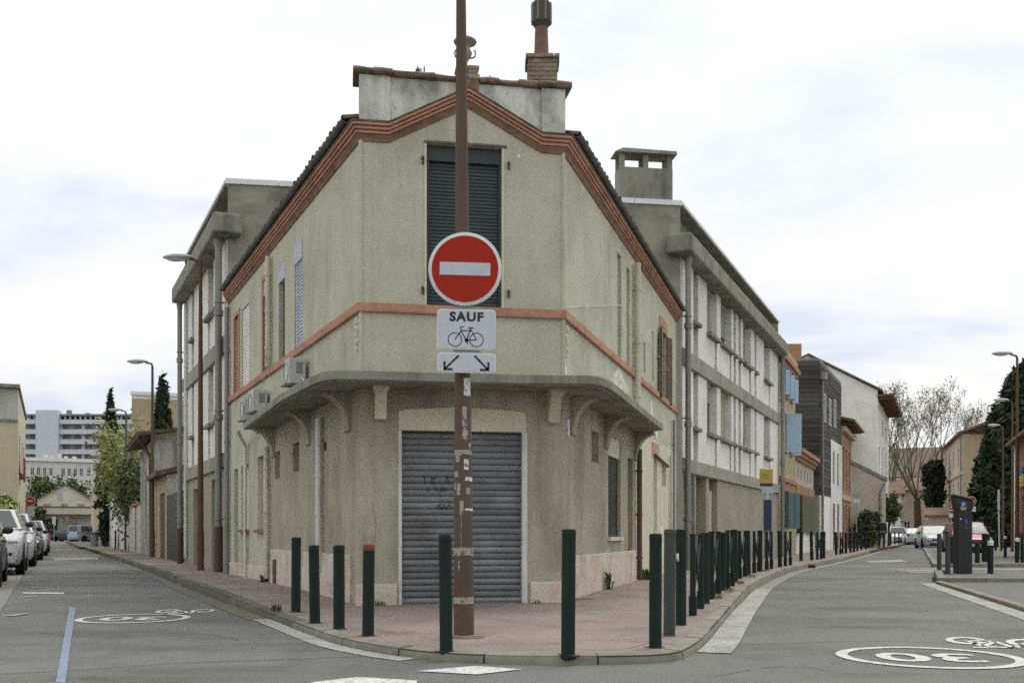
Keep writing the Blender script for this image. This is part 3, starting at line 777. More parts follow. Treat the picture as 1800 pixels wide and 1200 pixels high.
# graffiti scrawl on the shutter
scr = Flat()
for (x0, y0, g) in ((.0,.18,[[(0,.05),(.07,.05)],[(.035,.05),(.03,-.05)]]), (.12,.18,[[(0,.05),(0,-.05)],[(0,.05),(.05,.02),(0,0),(.05,-.05)]]), (.30,.18,[[(0,-.04),(.03,.05),(.05,-.05)]]),
                    (.07,.06,[[(0,-.03),(.01,.03)]]), (.16,.06,[[(0,.03),(.05,-.03)]]), (.24,.06,[[(0,-.03),(.02,.03),(.05,-.02),(.07,.03)]]),
                    (.18,-.16,[[(0,0),(.06,.03),(.03,-.03),(.10,.0)],[(.10,.03),(.13,-.03),(.17,.03),(.20,-.02)]])):
    for s in g: scr.strip([(x0+a, y0+b) for a, b in s], .013)
o = FF.pt(FF.upx(743), -.0725, Zp(868,12.9)); scr.xf(basis(Vector(o), (FF.d.x,FF.d.y,0), (0,0,1)))
obj('graffiti', scr, ink, rs, kind='stuff')
# upper window: louvred shutters of slats
wf = obj('window', frame_mb(FF, winU[0]+.004, winU[1]-.03, zs1+.006, zt-.004, -.12, -.07, .035, 1), louv, house, label='tall closed louvred window under the gable')
obj('backing', MB().fbox(FF, winU[0]+.01, winU[1]-.035, -.135, -.118, zs1+.01, zt-.01), roller_back, wf)
obj('head_panel', MB().fbox(FF, winU[0]+.01, winU[1]-.035, -.116, -.055, zt-.20, zt-.008), louv, wf)
zl0, zl1 = zs1+.045, zt-.215; nl = 40; pl_ = (zl1-zl0)/nl; wl_ = winU[1]-winU[0]-.115
lm = MB().prism([(0,.0,0),(0,.028,0),(0,.032,.003),(0,.020,pl_*.97),(0,0,pl_*.97)], (wl_,0,0)).mesh('slat')
for i in range(nl): piece('slat', lm, louv, wf, FF.M(winU[0]+.043, -.116, zl0+i*pl_))
obj('reveal', MB().fbox(FF, winU[1]-.028, winU[1]+.004, -.13, .012, zs1+.003, zt), cream, house)
obj('reveal', MB().fbox(FF, winU[0]-.03, winU[0]-.001, -.10, .012, zs1+.003, zt), cream, house)
obj('window_head', MB().fbox(FF, winU[0]-.03, winU[1]+.03, -.05, .025, zt+.002, zt+.03), coping_m, house)
for u in (winU[0]-.05, winU[1]+.06):
    for py in (285, 512):
        z = Zp(py,12.9); x, y, _ = FF.pt(u, .02, 0)
        obj('hinge', MB().fbox(FF, u-.012, u+.012, -.002, .035, z-.05, z-.005).fbox(FF, u-.018, u+.012, -.002, .05, z+.005, z+.04), rustpipe, house)
# parapet: wall, pilasters, coping, pedestal and urn
zp1 = Zp(135,12.75)
nv = -FF.n*.26
obj('parapet', MB().prism([FF.pt(u,0,z) for u, z in ((0,zk+.001),(ub[0],zk+.001),(ub[1],zk+pk+.001),(ub[2],zk+.001),(FF.L,zk+.001),(FF.L,zp1),(0,zp1))], (nv.x,nv.y,0)), whitew, house)
for a, b in ((-.02, FF.upx(686)), (FF.upx(951), FF.L+.02)):
    obj('pilaster', MB().fbox(FF, a, b, -.29, .05, zk+.19, zp1-.002), whitew, house, bevel=.01)
cpts = [FF.pt(-.09,0,0)[:2], FF.pt(FF.upx(686)+.02,0,0)[:2], FF.pt(FF.upx(950)-.02,0,0)[:2], FF.pt(FF.L+.09,0,0)[:2]]
def rough_box(Fc, u0, u1, w0, w1, z0, z1, n, amp, seed):
    m = MB(); sec = [(w0,z0),(w0,(z0+z1)/2),(w0+.02,z1),((w0+w1)/2,z1+.015),(w1-.03,z1),(w1,z1-.03),(w1,z0+.02),(w1-.02,z0)]
    vs = []; k = len(sec)
    for i in range(n+1):
        u = u0 + (u1-u0)*i/n
        for w, z in sec:
            d = noise.noise_vector(Vector((u*5+seed, w*9, z*9)))*amp
            vs.append(Fc.pt(u, w+d.x, z+d.y))
    fs = [(i*k+j, i*k+(j+1)%k, (i+1)*k+(j+1)%k, (i+1)*k+j) for i in range(n) for j in range(k)]
    fs += [tuple(range(k)), tuple(range(n*k, n*k+k))]
    return m.add(vs, fs)
segs = [(-.10, FF.upx(686)+.03, .11), (FF.upx(686)+.034, ub[1]-.16, .05), (ub[1]+.16, FF.upx(950)-.034, .05), (FF.upx(950)-.03, FF.L+.10, .11)]
for s, (a, b, w1) in enumerate(segs):
    nt = max(2, round((b-a)/.24)); d = (b-a)/nt
    for k in range(nt):
        obj('coping_tile', rough_box(FF, a+k*d+.002, a+(k+1)*d-.002, -.34, w1+random.uniform(-.008,.008), zp1, zp1+.078+random.uniform(-.008,.012), 4, .018, s*7+k*.24), coping_m, house)
ped = obj('pedestal', MB().fbox(FF, ub[1]-.145, ub[1]+.145, -.22, .04, zp1-.22, zp1+.05), coping_m, house)
for k, (hw, z0, z1) in enumerate(((.155,.055,.115),(.13,.118,.175),(.15,.178,.225))):
    obj('brick', MB().fbox(FF, ub[1]-hw, ub[1]-.003, -.2, .035, zp1+z0, zp1+z1), brickm, ped, bevel=.006)
    obj('brick', MB().fbox(FF, ub[1]+.003, ub[1]+hw, -.2, .033, zp1+z0, zp1+z1), brickm, ped, bevel=.006)
ux, uy, _ = FF.pt(ub[1]-.02, -.10, 0); uz = zp1+.226
obj('finial', MB().lathe([(.075,0),(.08,.03),(.04,.05),(.035,.10),(.06,.15),(.10,.20),(.115,.26),(.09,.31),(.07,.36),(.10,.39),(.185,.43),(.19,.45),(.15,.48),(.06,.52),(.02,.53)], (0,0,0), 18)
    .tube([(.09,0,.17),(.16,0,.20),(.17,0,.27),(.155,0,.31)], .014, 6).tube([(-.09,0,.17),(-.16,0,.20),(-.17,0,.27),(-.155,0,.31)], .014, 6).xf(Matrix.Translation((ux,uy,uz)) @ Matrix.Scale(.80,4)), conc, house, smooth=True)
gutter_dark = mat('dark_zinc_gutter', (.12,.115,.10), layers=[((.04,.038,.035),4,.45,.66,.6),((.16,.15,.13),7,.56,.7,.5)], bump=.2)
# roof planes with canal tiles
zr = 6.78
mA, mC = Vector(FF.pt(FF.L/2, -.3, 0)[:2]), (Vector(C)+Vector(D))/2
def roof_plane(Fc, u0, u1, nrow, cols):
    """corrugated tile slope from the eave of facade Fc to the ridge line"""
    m = MB(); grid = []
    e0, e1 = Vector(Fc.pt(u0, .12, 0)[:2]), Vector(Fc.pt(u1, .12, 0)[:2])
    ncol = cols*6
    for r in range(nrow+1):
        t = r/nrow; row = []
        for k in range(ncol+1):
            s = k/ncol; a = e0.lerp(e1, s); b = mA.lerp(mC, s); q = a.lerp(b, t)
            z = 6.27 + (zr-6.27)*t + .035*math.cos(k*math.pi/3)
            row.append((q.x, q.y, z))
        grid.append(row)
    w = ncol+1
    m.add([p for r in grid for p in r], [(r*w+k, r*w+k+1, (r+1)*w+k+1, (r+1)*w+k) for r in range(nrow) for k in range(ncol)])
    return m, e0, e1
tp = []
for i in range(7):
    a = math.pi*i/6; tp.append((math.cos(a)*.085, math.sin(a)*.07))
tin = [(x*.82, z*.80) for x, z in tp[::-1]]
tl = MB(); ring = tp + tin; n = len(ring)
tl.add([(x,0,z) for x,z in ring] + [(x*.85,.40,z*.85+.01) for x,z in ring], [(i,(i+1)%n,n+(i+1)%n,n+i) for i in range(n)] + [tuple(range(n)), tuple(range(n,2*n))])
tme = tl.mesh('roof_tile', True)
for Fc, cols in ((FL, 52), (FR, 56)):
    m, e0, e1 = roof_plane(Fc, .12, Fc.L+.05, 6, cols)
    rf = obj('roof', m, roofm, house, smooth=True)
    for k in range(cols):
        s = (k+.5)/cols; q = e0.lerp(e1, s); inw = -Fc.n
        for row in range(3):
            p = q + Vector((inw.x, inw.y))*(row*.30 - .06)
            yv = Vector((inw.x, inw.y, .22)).normalized(); xv = Vector((Fc.d.x, Fc.d.y, 0)); zv = xv.cross(yv)
            if zv.z < 0: xv = -xv; zv = xv.cross(yv)
            M = Matrix.Translation((p.x+random.uniform(-.01,.01), p.y, 6.305 + row*.066 + random.uniform(-.012,.012) + .015*noise.noise(Vector((k*.4,row,3))))) @ Matrix(((xv.x,yv.x,zv.x,0),(xv.y,yv.y,zv.y,0),(xv.z,yv.z,zv.z,0),(0,0,0,1))) @ Matrix.Rotation(random.uniform(-.05,.05),4,'Z')
            piece('roof_tile', tme, roofm, rf, M)
    gpr = [(.155+.055*math.cos(t), 6.315+.055*math.sin(t)) for t in [math.pi+math.pi*q/8 for q in range(9)]]
    gin = [(.155+.047*math.cos(t), 6.315+.047*math.sin(t)) for t in [2*math.pi-math.pi*q/8 for q in range(9)]]
    gv = gpr + gin; ng = len(gv); gm = MB()
    gm.add([Fc.pt(.14, w, z) for w, z in gv] + [Fc.pt(Fc.L, w, z) for w, z in gv], [(q,(q+1)%ng,ng+(q+1)%ng,ng+q) for q in range(ng)] + [tuple(range(ng)), tuple(range(ng,2*ng))])
    obj('gutter', gm, gutter_dark, house, smooth=True)
obj('back_wall', MB().prism([(C[0],C[1],H0),(D[0],D[1],H0),(D[0],D[1],6.2),(mC.x,mC.y,zr-.02),(C[0],C[1],6.2)], (.1,-.1,0)), conc, house)
# vent stub on the left roof
vx, vy = FL.pt(3.0, -.15, 0)[:2]
obj('roof_vent', MB().lathe([(.07,0),(.07,.22),(.10,.23),(.10,.27),(.02,.32)], (vx,vy,6.3), 10), roofm, house)
# chimney behind the parapet: brick by brick
cy = 14.3; kx0, ky = at(953, cy)
ch = obj('chimney', MB().box(kx0-.205, kx0+.205, cy-.2, cy+.2, 6.3, Zp(107,cy)-.02), mortar, house)
bz0 = Zp(152, cy); bl = .135
zb_ = bz0 - .25; row = 0
while zb_ < Zp(107,cy) - .02:
    topc = zb_ > Zp(118,cy) - .02
    e = .245 if topc else .215
    off = 0 if row % 2 else bl/2
    x = kx0 - e
    while x < kx0 + e - .01:
        x2 = min(kx0+e, x + (bl-off if x == kx0-e and off else bl))
        obj('brick', MB().box(x+.006, x2-.006, cy-e+random.uniform(-.006,.006), cy-.08, zb_, zb_+.052), brickm, ch, bevel=.005); x = x2
    for sgn in (-1, 1):
        y = cy - .08
        while y < cy + e - .01:
            y2 = min(cy+e, y+.14); xa, xb = (kx0-e, kx0-.1) if sgn < 0 else (kx0+.1, kx0+e)
            obj('brick', MB().box(xa, xb, y+.006, y2-.004, zb_, zb_+.052), brickm, ch, bevel=.005); y = y2
    zb_ += .062; row += 1
pz0, pz1, pz2 = Zp(107,cy)-.02, Zp(45,cy), Zp(6,cy)
pot = obj('chimney_pot', MB().lathe([(.125,pz0),(.12,pz0+.03),(.105,pz0+.1),(.09,pz1)], (kx0-.01,cy,0), 14), mat('fired_clay', (.19,.115,.08), layers=[((.09,.07,.06),9,.45,.65,.7)]), house, smooth=True)
cow = MB().lathe([(.10,pz1-.03),(.145,pz1+.02),(.15,pz1+.05),(.15,pz2-.03),(.13,pz2),(.03,pz2+.02)], (kx0-.01,cy,0), 8)
cb = obj('chimney_cowl', cow, mat('sooty_clay', (.085,.075,.062), bump=.3), house)
for k in range(8):
    a = 2*math.pi*(k+.5)/8; x, y = kx0-.01+math.cos(a)*.137, cy+math.sin(a)*.137
    obj('fin', MB().tube([(x,y,pz1+.03),(x,y,pz2-.02)], .018, 6), conc_dark, cb)
# rain pipes and cable ducts
def pipe(Fc, px, z0, z1, r, m, name='downpipe', clips=3, w=None, parent=house, u=None):
    u = Fc.upx(px) if u is None else u
    w = r + .02 if w is None else w
    o = obj(name, MB().tube([Fc.pt(u,w,z0), Fc.pt(u,w,z1)], r, 10), m, parent, smooth=True)
    for k in range(clips):
        z = z0 + (z1-z0)*(k+.5)/clips
        obj('clip', MB().tube([Fc.pt(u,w,z-.02), Fc.pt(u,w,z+.02)], r*1.22, 10).fbox(Fc, u-r*.4, u+r*.4, -.003, w, z-.012, z+.012), m, o)
    return o
pipe(FL, 568, .45, Zp(735,14.4), .045, whitepipe, 'cable_duct', 4)
obj('cable_duct', MB().fbox(FL, FL.upx(573)-.02, FL.upx(573)+.015, -.003, .03, Zp(790,14.2), Zp(776,14.2)), rustpipe, house)
pipe(FL, 475.5, .2, 2.55, .05, creampipe); pipe(FL, 478, 3.95, 5.9, .05, creampipe)
pipe(FL, 436, .1, 2.75, .035, whitepipe); pipe(FL, 404.5, .1, 5.9, .05, zinc)
obj('gutter_pipe', MB().tube([FL.pt(FL.upx(436),.06,2.75), FL.pt(FL.upx(447),.30,2.93), FL.pt(FL.upx(452),.34,2.95)], .035, 8), whitepipe, house, smooth=True)
pipe(FR, 1113, 3.0, 5.9, .06, cream); pipe(FR, 1117.5, .15, 2.55, .05, rustpipe); pipe(FR, 1176, .1, 2.75, .035, creampipe); pipe(FR, 1181, .2, 3.6, .03, zinc)
obj('cable', MB().tube([FR.pt(.02,.03,Zp(541,13.2)), FR.pt(4,.03,Zp(537,17)), FR.pt(11,.05,4.5)], .006, 5), whitepipe, house)
obj('cable', MB().tube([FR.pt(FR.upx(1148),.04,2.60), FR.pt(FR.upx(1172),.04,2.48)], .03, 6), rustpipe, house)
obj('gas_box', MB().fbox(FL, FL.upx(489), FL.upx(485), .03, .06, .12, .55), rustpipe, house)
obj('house_number', MB().fbox(FR, FR.upx(1181.5), FR.upx(1186.5), 0, .03, 1.75, 2.3), signwhite, house)

patch_m = mat('reddish_tarmac_patch', (.22,.125,.095), grain=.5, gs=70, layers=[((.24,.20,.17),14,.48,.62,.8)], bump=.5, spec=.15)
def tarmac_patch(px, py, r, seed):
    x, y = pave_pt(px, py); z = hpave(y) + .004; n = 30; pts = []
    for i in range(n):
        a_ = 2*math.pi*i/n; q = r*(1+.45*noise.noise(Vector((math.cos(a_)*1.4+seed, math.sin(a_)*1.4, seed))))
        pts.append((x+q*math.cos(a_), y+q*math.sin(a_), z))
    structure('pavement_patch', MB().quad(*pts), patch_m)
for k, (px, py, r) in enumerate(((784,1143,.085),(820,1119,.16),(998,1150,.085),(1150,1137,.085),(647,1117,.085),(520,1075,.09),(553,1095,.08),(596,1105,.08))): tarmac_patch(px, py, r, k*2.3)
structure('pavement_patch', MB().quad(*[(*FR.pt(u,w,0)[:2], hpave(13.6)+.004) for u, w in ((.3,.03),(2.6,.03),(2.4,.22),(.6,.30))]), patch_m)
def thin_crack(pts, w, z0=None, name='pavement_crack'):
    p = catmull([pave_pt(*q) if z0 is None else road_pt(*q) for q in pts], .12); m_ = MB()
    for k in range(len(p)):
        p[k] = p[k] + Vector((.05*noise.noise(Vector((k*.23,pts[0][0],1))), .05*noise.noise(Vector((k*.23,pts[0][0],5)))))
    for k in range(len(p)-1):
        t_ = (p[k+1]-p[k]).normalized(); n_ = Vector((-t_.y,t_.x))*w*random.uniform(.4,1)
        za, zb_ = (hpave(p[k].y)+.003, hpave(p[k+1].y)+.003) if z0 is None else (z0, z0)
        m_.quad((p[k].x-n_.x,p[k].y-n_.y,za),(p[k+1].x-n_.x,p[k+1].y-n_.y,zb_),(p[k+1].x+n_.x,p[k+1].y+n_.y,zb_),(p[k].x+n_.x,p[k].y+n_.y,za))
    structure(name, m_, tar)
thin_crack([(830,1150),(950,1140),(1090,1141),(1150,1122),(1180,1100)], .004)
thin_crack([(560,1110),(640,1106),(760,1122)], .003)
thin_crack([(360,1010),(450,1030),(520,1035)], .005)
thin_crack([(60,1110),(180,1120),(330,1112),(420,1125)], .005, .0052, 'asphalt_crack')
thin_crack([(1330,1060),(1420,1072),(1530,1066),(1640,1075),(1790,1092)], .005, .0052, 'asphalt_crack')
thin_crack([(1240,1190),(1380,1170),(1470,1182)], .004, .0052, 'asphalt_crack')
def wall_crack(Fc, pts, w=.004):
    m_ = MB(); P_ = []
    for (u0, z0), (u1, z1) in zip(pts, pts[1:]):
        for k in range(8):
            t = k/8; P_.append((u0+(u1-u0)*t+random.uniform(-.012,.012), z0+(z1-z0)*t+random.uniform(-.01,.01)))
    P_.append(pts[-1])
    for (ua, za), (ub_, zb_) in zip(P_, P_[1:]):
        d_ = Vector((ub_-ua, zb_-za)).normalized(); q = Vector((-d_.y, d_.x))*w*random.uniform(.3,1)
        m_.quad(Fc.pt(ua-q.x,.002,za-q.y), Fc.pt(ub_-q.x,.002,zb_-q.y), Fc.pt(ub_+q.x,.002,zb_+q.y), Fc.pt(ua+q.x,.002,za+q.y))
    obj('crack', m_, tar, house)
wall_crack(FF, [(2.34,2.3),(2.3,2.45),(2.40,2.75)], .002); wall_crack(FR, [(2.2,4.9),(2.4,5.2),(2.3,5.6)], .003); wall_crack(FF, [(.15,.8),(.2,1.1),(.14,1.4)], .002)
# ------------------------------------------------------------------ school-like block behind
SC, SD = (-6.40, 22.35), (4.05, 23.85)
SCf, SDf = at(325, 28.8), at(1368, 37.2)
GL, GR, GF = F(SC, SCf), F(SD, SDf), F(SC, SD)
block = thing('concrete_block', 'long flat-roofed three-level building with white panels and concrete bands behind the corner house', 'building', (.5, 26, .1))
b1, b1t, b2, b2t, cz0, cz1, rz = 2.48, 2.82, 5.06, 5.45, 7.62, 8.06, 8.86
def block_side(G, bays, ground_ops, L):
    # core wall behind everything
    ops = []
    obj('wall', wall(G, 0, L, H0, b1+.02, ground_ops, .35), tanwall, block, label='rough tan ground-floor wall')
    obj('wall', wall(G, 0, L, b1+.02, rz, (), 0, w=-.30), blind, block, label='recessed wall behind the panels')
    for z0, z1, nm in ((b1, b1t, 0), (b2, b2t, 1)):
        obj('concrete_band', MB().fbox(G, -.02, L+.02, -.28, .07, z0, z1), conc, block, bevel=.015)
    for (z0, z1, zs) in ((b1t+.003, b2-.003, b1t+.85), (b2t+.003, cz0-.003, b2t+.88)):
        prev = 0.0
        for (a, b, kind) in bays + [(L, L, 'end')]:
            if a - prev > .06:
                obj('wall_panel', MB().fbox(G, prev+.008, a-.008, -.26, .0, z0, z1), panel_m, block, bevel=.008)
            prev = b
            if kind == 'end': continue
            if kind == 'n':
                s = obj('window', frame_mb(G, a+.01, b-.01, zs, z1, -.22, -.17, .03, 0), conc, block)
                obj('pane', MB().fbox(G, a+.03, b-.03, -.215, -.19, zs+.03, z1-.03), darkpane, s)
                obj('sill', MB().fbox(G, a-.06, b+.06, -.2, .10, zs-.09, zs-.003), conc_dark, s)
                obj('slot_back', MB().fbox(G, a+.005, b-.005, -.24, -.2, z0, zs-.1), conc_dark, block)
            else:
                ap = b - (.22 if kind != 'v' else .2)
                s = obj('window', frame_mb(G, a+.012, b-.012, zs, z1, -.22, -.16, .045, 1), white, block)
                frac = random.choice((.0, .25, .62, .0))
                zc = zs + (z1-zs)*frac
                obj('pane', MB().fbox(G, a+.03, b-.03, -.225, -.20, zs+.02, z1-.03), darkpane if frac else skyglass, s)
                obj('roller_blind', MB().fbox(G, a+.05, b-.05, -.195, -.17, zc+.03, z1-.04), bluegrey if kind == 'v' else blind, s)
                obj('sill', MB().fbox(G, a-.07, b+.07, -.2, .12, zs-.09, zs-.003), conc_dark, s)
                obj('wall_panel', MB().fbox(G, a+.008, ap, -.26, -.005, z0, zs-.10), panel_m, block, bevel=.008)
                obj('slot_back', MB().fbox(G, ap+.01, b-.005, -.24, -.2, z0, zs-.1), darkpane, block)
bR = [(1.26,1.75,'n'),(2.78,3.97,'w'),(4.48,5.95,'w'),(6.30,6.62,'n'),(7.05,7.42,'n'),(7.75,9.05,'w'),(9.75,10.05,'n'),(11.5,12.75,'v')]
ux_ = GR.upx
gops = [(ux_(1201.5),ux_(1221),.05,Zp(834,24.7)),(ux_(1223.5),ux_(1241),.05,Zp(838,25.9)),(ux_(1246.5),ux_(1261),.05,Zp(842,27.2)),(ux_(1343),ux_(1356),.05,Zp(882,35))]
block_side(GR, bR, gops, GR.L)
lu = GL.upx
bL = [(lu(341),lu(337),'n'),(lu(375),lu(366),'w'),(lu(386),lu(379.5),'n')]
bL = sorted([(min(a,b),max(a,b),k) for a,b,k in bL])
gopsL = [(lu(349),lu(340),.05,2.2),(lu(385.5),lu(372),.05,2.3)]
gopsL = [(min(a,b),max(a,b),c,d) for a,b,c,d in gopsL]
block_side(GL, bL, gopsL, GL.L)
obj('door', MB().fbox(GR, gops[2][0]+.02, gops[2][1]-.02, -.2, -.15, .08, gops[2][3]-.30), acm, block, label='pale grey metal door')
obj('door', MB().fbox(GR, gops[0][0]+.02, gops[0][1]-.02, -.32, -.28, .08, gops[0][3]-.33), tanwall, block)
obj('transom', MB().fbox(GR, gops[0][0]+.02, gops[0][1]-.02, -.33, -.3, gops[0][3]-.33, gops[0][3]-.02), darkpane, block)
obj('door', MB().fbox(GR, gops[1][0]+.02, gops[1][1]-.02, -.33, -.29, .08, gops[1][3]-.05), conc_dark, block, label='dark brown door with pasted notices')
for k in range(3): obj('notice', MB().fbox(GR, gops[1][0]+.15, gops[1][1]-.15, -.288, -.285, 1.05+k*.24, 1.26+k*.24), paper, block)
obj('door', MB().fbox(GR, gops[3][0]+.02, gops[3][1]-.02, -.3, -.25, .08, gops[3][3]-.05), navy, block, label='dark blue door at the far end')
obj('door', MB().fbox(GL, gopsL[0][0]+.02, gopsL[0][1]-.02, -.2, -.16, .08, gopsL[0][3]-.05), bluegrey, block, label='pale blue-grey door')
d2 = gopsL[1] if gopsL[1][0] > gopsL[0][0] else gopsL[0]
obj('door', MB().fbox(GL, gopsL[1][0]+.02, gopsL[1][1]-.02, -.14, -.10, .08, gopsL[1][3]-.35), mat('pale_blue_door', (.40,.47,.50), layers=[((.30,.33,.34),(5,5,1),.5,.7,.5)]), block, label='tall pale blue garage door')
obj('front_wall', MB().fbox(GF, .02, GF.L-.02, -.12, 0, 5.5, rz), conc_roof, block, label='bare stained concrete end wall above the corner house roof')
obj('back_wall', MB().prism([(*SCf,H0),(*SDf,H0),(*SDf,rz),(*SCf,rz)], (0,.15,0)), conc_roof, block)
roofp = [SC, SD, SDf, SCf]
obj('roof', MB().prism([(x,y,rz) for x,y in roofp], (0,0,.04)), conc_dark, block)
for (a, b) in ((SC,SD),):
    n = 9; Ff = F(a,b)
    for k in range(n):
        obj('flashing', MB().fbox(Ff, -.03+k*(Ff.L+.06)/n, -.03+(k+1)*(Ff.L+.06)/n-.012, -.22, .035, rz-.02, rz+.10), flash, block)
for G in (GL, GR):
    n = round(G.L/2.2)
    for k in range(n):
        obj('flashing', MB().fbox(G, .04+k*G.L/n, .04+(k+1)*G.L/n-.012, -.16, .05, rz+.0, rz+.07), flash, block)
    obj('canopy', MB().fbox(G, -.45, G.L+.05, -.27, .36, cz0, cz1), conc_dark, block, bevel=.05)
# chimney with an open hood
hc = thing('roof_chimney', 'square rendered roof chimney with an open hood and flat cap, above the right-hand side', 'chimney', (*GF.pt(GF.upx(1138), -.4, 0)[:2], rz+.1))
u0, u1 = GF.upx(1090)+.0, GF.upx(1183)
zA, zB, zC = rz+.103, Zp(296,23.8), Zp(270,23.8)
obj('shaft', MB().fbox(GF, u0, u1, -.52, -.02, zA, zB), conc_dark, hc, bevel=.01)
for a in (u0, (u0+u1)/2-.07, u1-.13):
    for w in (-.50, -.14): obj('post', MB().fbox(GF, a+.005, a+.125, w, w+.10, zB, zC), conc_dark, hc)
obj('cap', MB().prism([GF.pt(u0-.12,.05,zC-.02),GF.pt(u1+.09,.05,zC-.03),GF.pt(u1+.08,.04,zC+.05),GF.pt(u0+.08,.02,zC+.08)], (-GF.n.x*.56,-GF.n.y*.56,0)), conc_dark, hc)
# big rain pipes
def bigpipe(G, u, z0, z1, r, lab, foot=True):
    p = pipe(G, 0, z0, z1, r, zinc, 'rain_pipe', 3, .16, block, u)
    obj('hopper', MB().tube([G.pt(u,.16,z1-.02), G.pt(u,.17,z1+.22)], [r*1.0, r*1.4], 10), zinc, p, smooth=True)
    for z in (z0+(z1-z0)*.48, z0+(z1-z0)*.80): obj('collar', MB().tube([G.pt(u,.16,z-.06), G.pt(u,.16,z+.06)], r*1.35, 10), zinc, p, smooth=True)
    if foot: obj('foot', MB().tube([G.pt(u,.16,.02), G.pt(u,.16,1.15)], r*1.22, 10), rustpipe, p, smooth=True)
bigpipe(GL, .15, .1, 7.42, .078, ''); bigpipe(GL, GL.L-.15, .1, 7.42, .068, ''); bigpipe(GR, .05, .1, 7.42, .072, '', False); bigpipe(GR, GR.L+.02, .1, 7.42, .07, '', False)
pipe(GL, 0, .3, 7.5, .05, whitepipe, 'cable_duct', 2, .06, block, GL.L-.62)

# ------------------------------------------------------------------ sign post and its signs
SY = 8.99; px_, _ = at(815.5, SY)
post = thing('lamp_post', 'tall tapered brown painted post plastered with torn stickers, standing before the shop shutter', 'post', (px_, SY, hpave(SY)))
hz = hpave(SY)
def prad(z): return .0935 - (z-hz)*.0086
ptop = 8.2
pb = MB()
zs_ = [hz-.02, hz+.4, 1.2, 2.2, 3.2, 4.4, 5.6, 7, ptop]
xoff = lambda z: -.0045*(z-hz)*1.0
pb.tube([(px_+xoff(z), SY, z) for z in zs_], [prad(z) for z in zs_], 20)
obj('shaft', pb, pole_m, post, smooth=True)
obj('base_ring', MB().lathe([(.115,hz-.01),(.115,hz+.012),(.10,hz+.018)], (px_,SY,0), 18), kerbm, post)
obj('top_cap', MB().lathe([(.03,ptop),(.035,ptop+.02),(.02,ptop+.06)], (px_+xoff(ptop),SY,0), 12), pole_m, post)
def sticker(a0, a1, z0, z1, m, seed, lift=.0035, ragged=.25):
    """thin patch wrapped on the front of the shaft; a in degrees, 0 faces the camera"""
    mb = MB(); na, nz_ = 7, 5; g = []
    for i in range(nz_+1):
        row = []
        for k in range(na+1):
            s, t = k/na, i/nz_
            e = 1
            aa = a0+(a1-a0)*s; z = z0+(z1-z0)*t
            if k in (0,na): aa += ragged*(a1-a0)*.5*noise.noise(Vector((seed+k, t*5, 1)))
            if i in (0,nz_): z += ragged*(z1-z0)*.6*noise.noise(Vector((s*5, seed+i, 2)))
            r = prad(z)+lift; th = R(aa)
            row.append((px_+xoff(z)+r*math.sin(th), SY-r*math.cos(th), z))
        g += row
    w = na+1
    mb.add(g, [(i*w+k, i*w+k+1, (i+1)*w+k+1, (i+1)*w+k) for i in range(nz_) for k in range(na)])
    o = obj('sticker', mb, m, post)
    s = o.modifiers.new('thickness', 'SOLIDIFY'); s.thickness = .002
SZ = lambda py: Zp(py, SY-.08)
inkp = mat('printed_sticker', (.34,.33,.34), vs=30, layers=[((.10,.08,.08),36,.5,.56,.9)], bump=0)
for k, (a0, a1, y0, y1, m) in enumerate(((10,62,695,664,paper),(-2,28,738,714,inkp),(0,34,772,740,inkp),(8,40,825,806,paper),(-60,-10,800,790,tape),(-70,75,798,790,tape),
        (14,78,845,838,paper),(14,78,897,893,paper),(-80,80,976,962,tape),(-80,80,1061,1049,tape),(-50,-20,812,800,tape),(-62,-30,838,828,tape),(20,45,868,856,tape),(-40,-15,870,850,tape),(-66,-48,860,848,inkp),(-20,5,905,880,tape),(-12,-8,960,900,inkp),(-30,-20,1000,985,inkp),(40,60,790,778,tape))):
    sticker(a0, a1, SZ(y0), SZ(y1), m, k*1.37)
def plate_M(x, y, z, roll): return Matrix.Translation((x,y,z)) @ Matrix.Rotation(R(roll),4,'Y') @ Matrix(((1,0,0,0),(0,0,-1,0),(0,1,0,0),(0,0,0,1)))   # local x right, y up, z towards the camera
def rrect(w, h, r, n=6):
    pts = []
    for cx_, cy_, a0 in ((w/2-r,h/2-r,0),(-w/2+r,h/2-r,90),(-w/2+r,-h/2+r,180),(w/2-r,-h/2+r,270)):
        for k in range(n+1):
            a = R(a0+90*k/n); pts.append((cx_+r*math.cos(a), cy_+r*math.sin(a)))
    return pts
def plate(root, w, h, r, M, face, rimw=.012, th=.02):
    p = rrect(w, h, r); obj('panel', MB().prism([(x,y,-th) for x,y in p], (0,0,th)).xf(M), signedge, root, bevel=.003)
    q = rrect(w-2*rimw, h-2*rimw, max(.004,r-rimw)); obj('face', MB().prism([(x,y,.0005) for x,y in q], (0,0,.003)).xf(M), face, root)
YS = 8.80
def sgn(px, py): x, _ = at(px, YS); return x, Zp(py, YS)
x, z = sgn(817.5, 473)
sg = thing('no_entry_sign', 'large round red no-entry sign with a white bar, on the brown post', 'road sign', (x, YS, z))
M = plate_M(x, YS, z, 1.6); rad = 64.5/FPX*YS
obj('panel', MB().lathe([(rad-.004,-.026),(rad,-.022),(rad,.004),(rad-.006,.008)], (0,0,0), 48).xf(M), signedge, sg, smooth=True)
obj('face', MB().lathe([(rad-.030,.0085),(rad-.030,.0105)], (0,0,0), 48).xf(M), signred, sg)
bw, bh = 89/FPX*YS, 22.5/FPX*YS
obj('bar', MB().prism([(-bw/2,-bh/2,.011),(bw/2,-bh/2,.011),(bw/2,bh/2,.011),(-bw/2,bh/2,.011)], (0,0,.002)).xf(M), signwhite, sg)
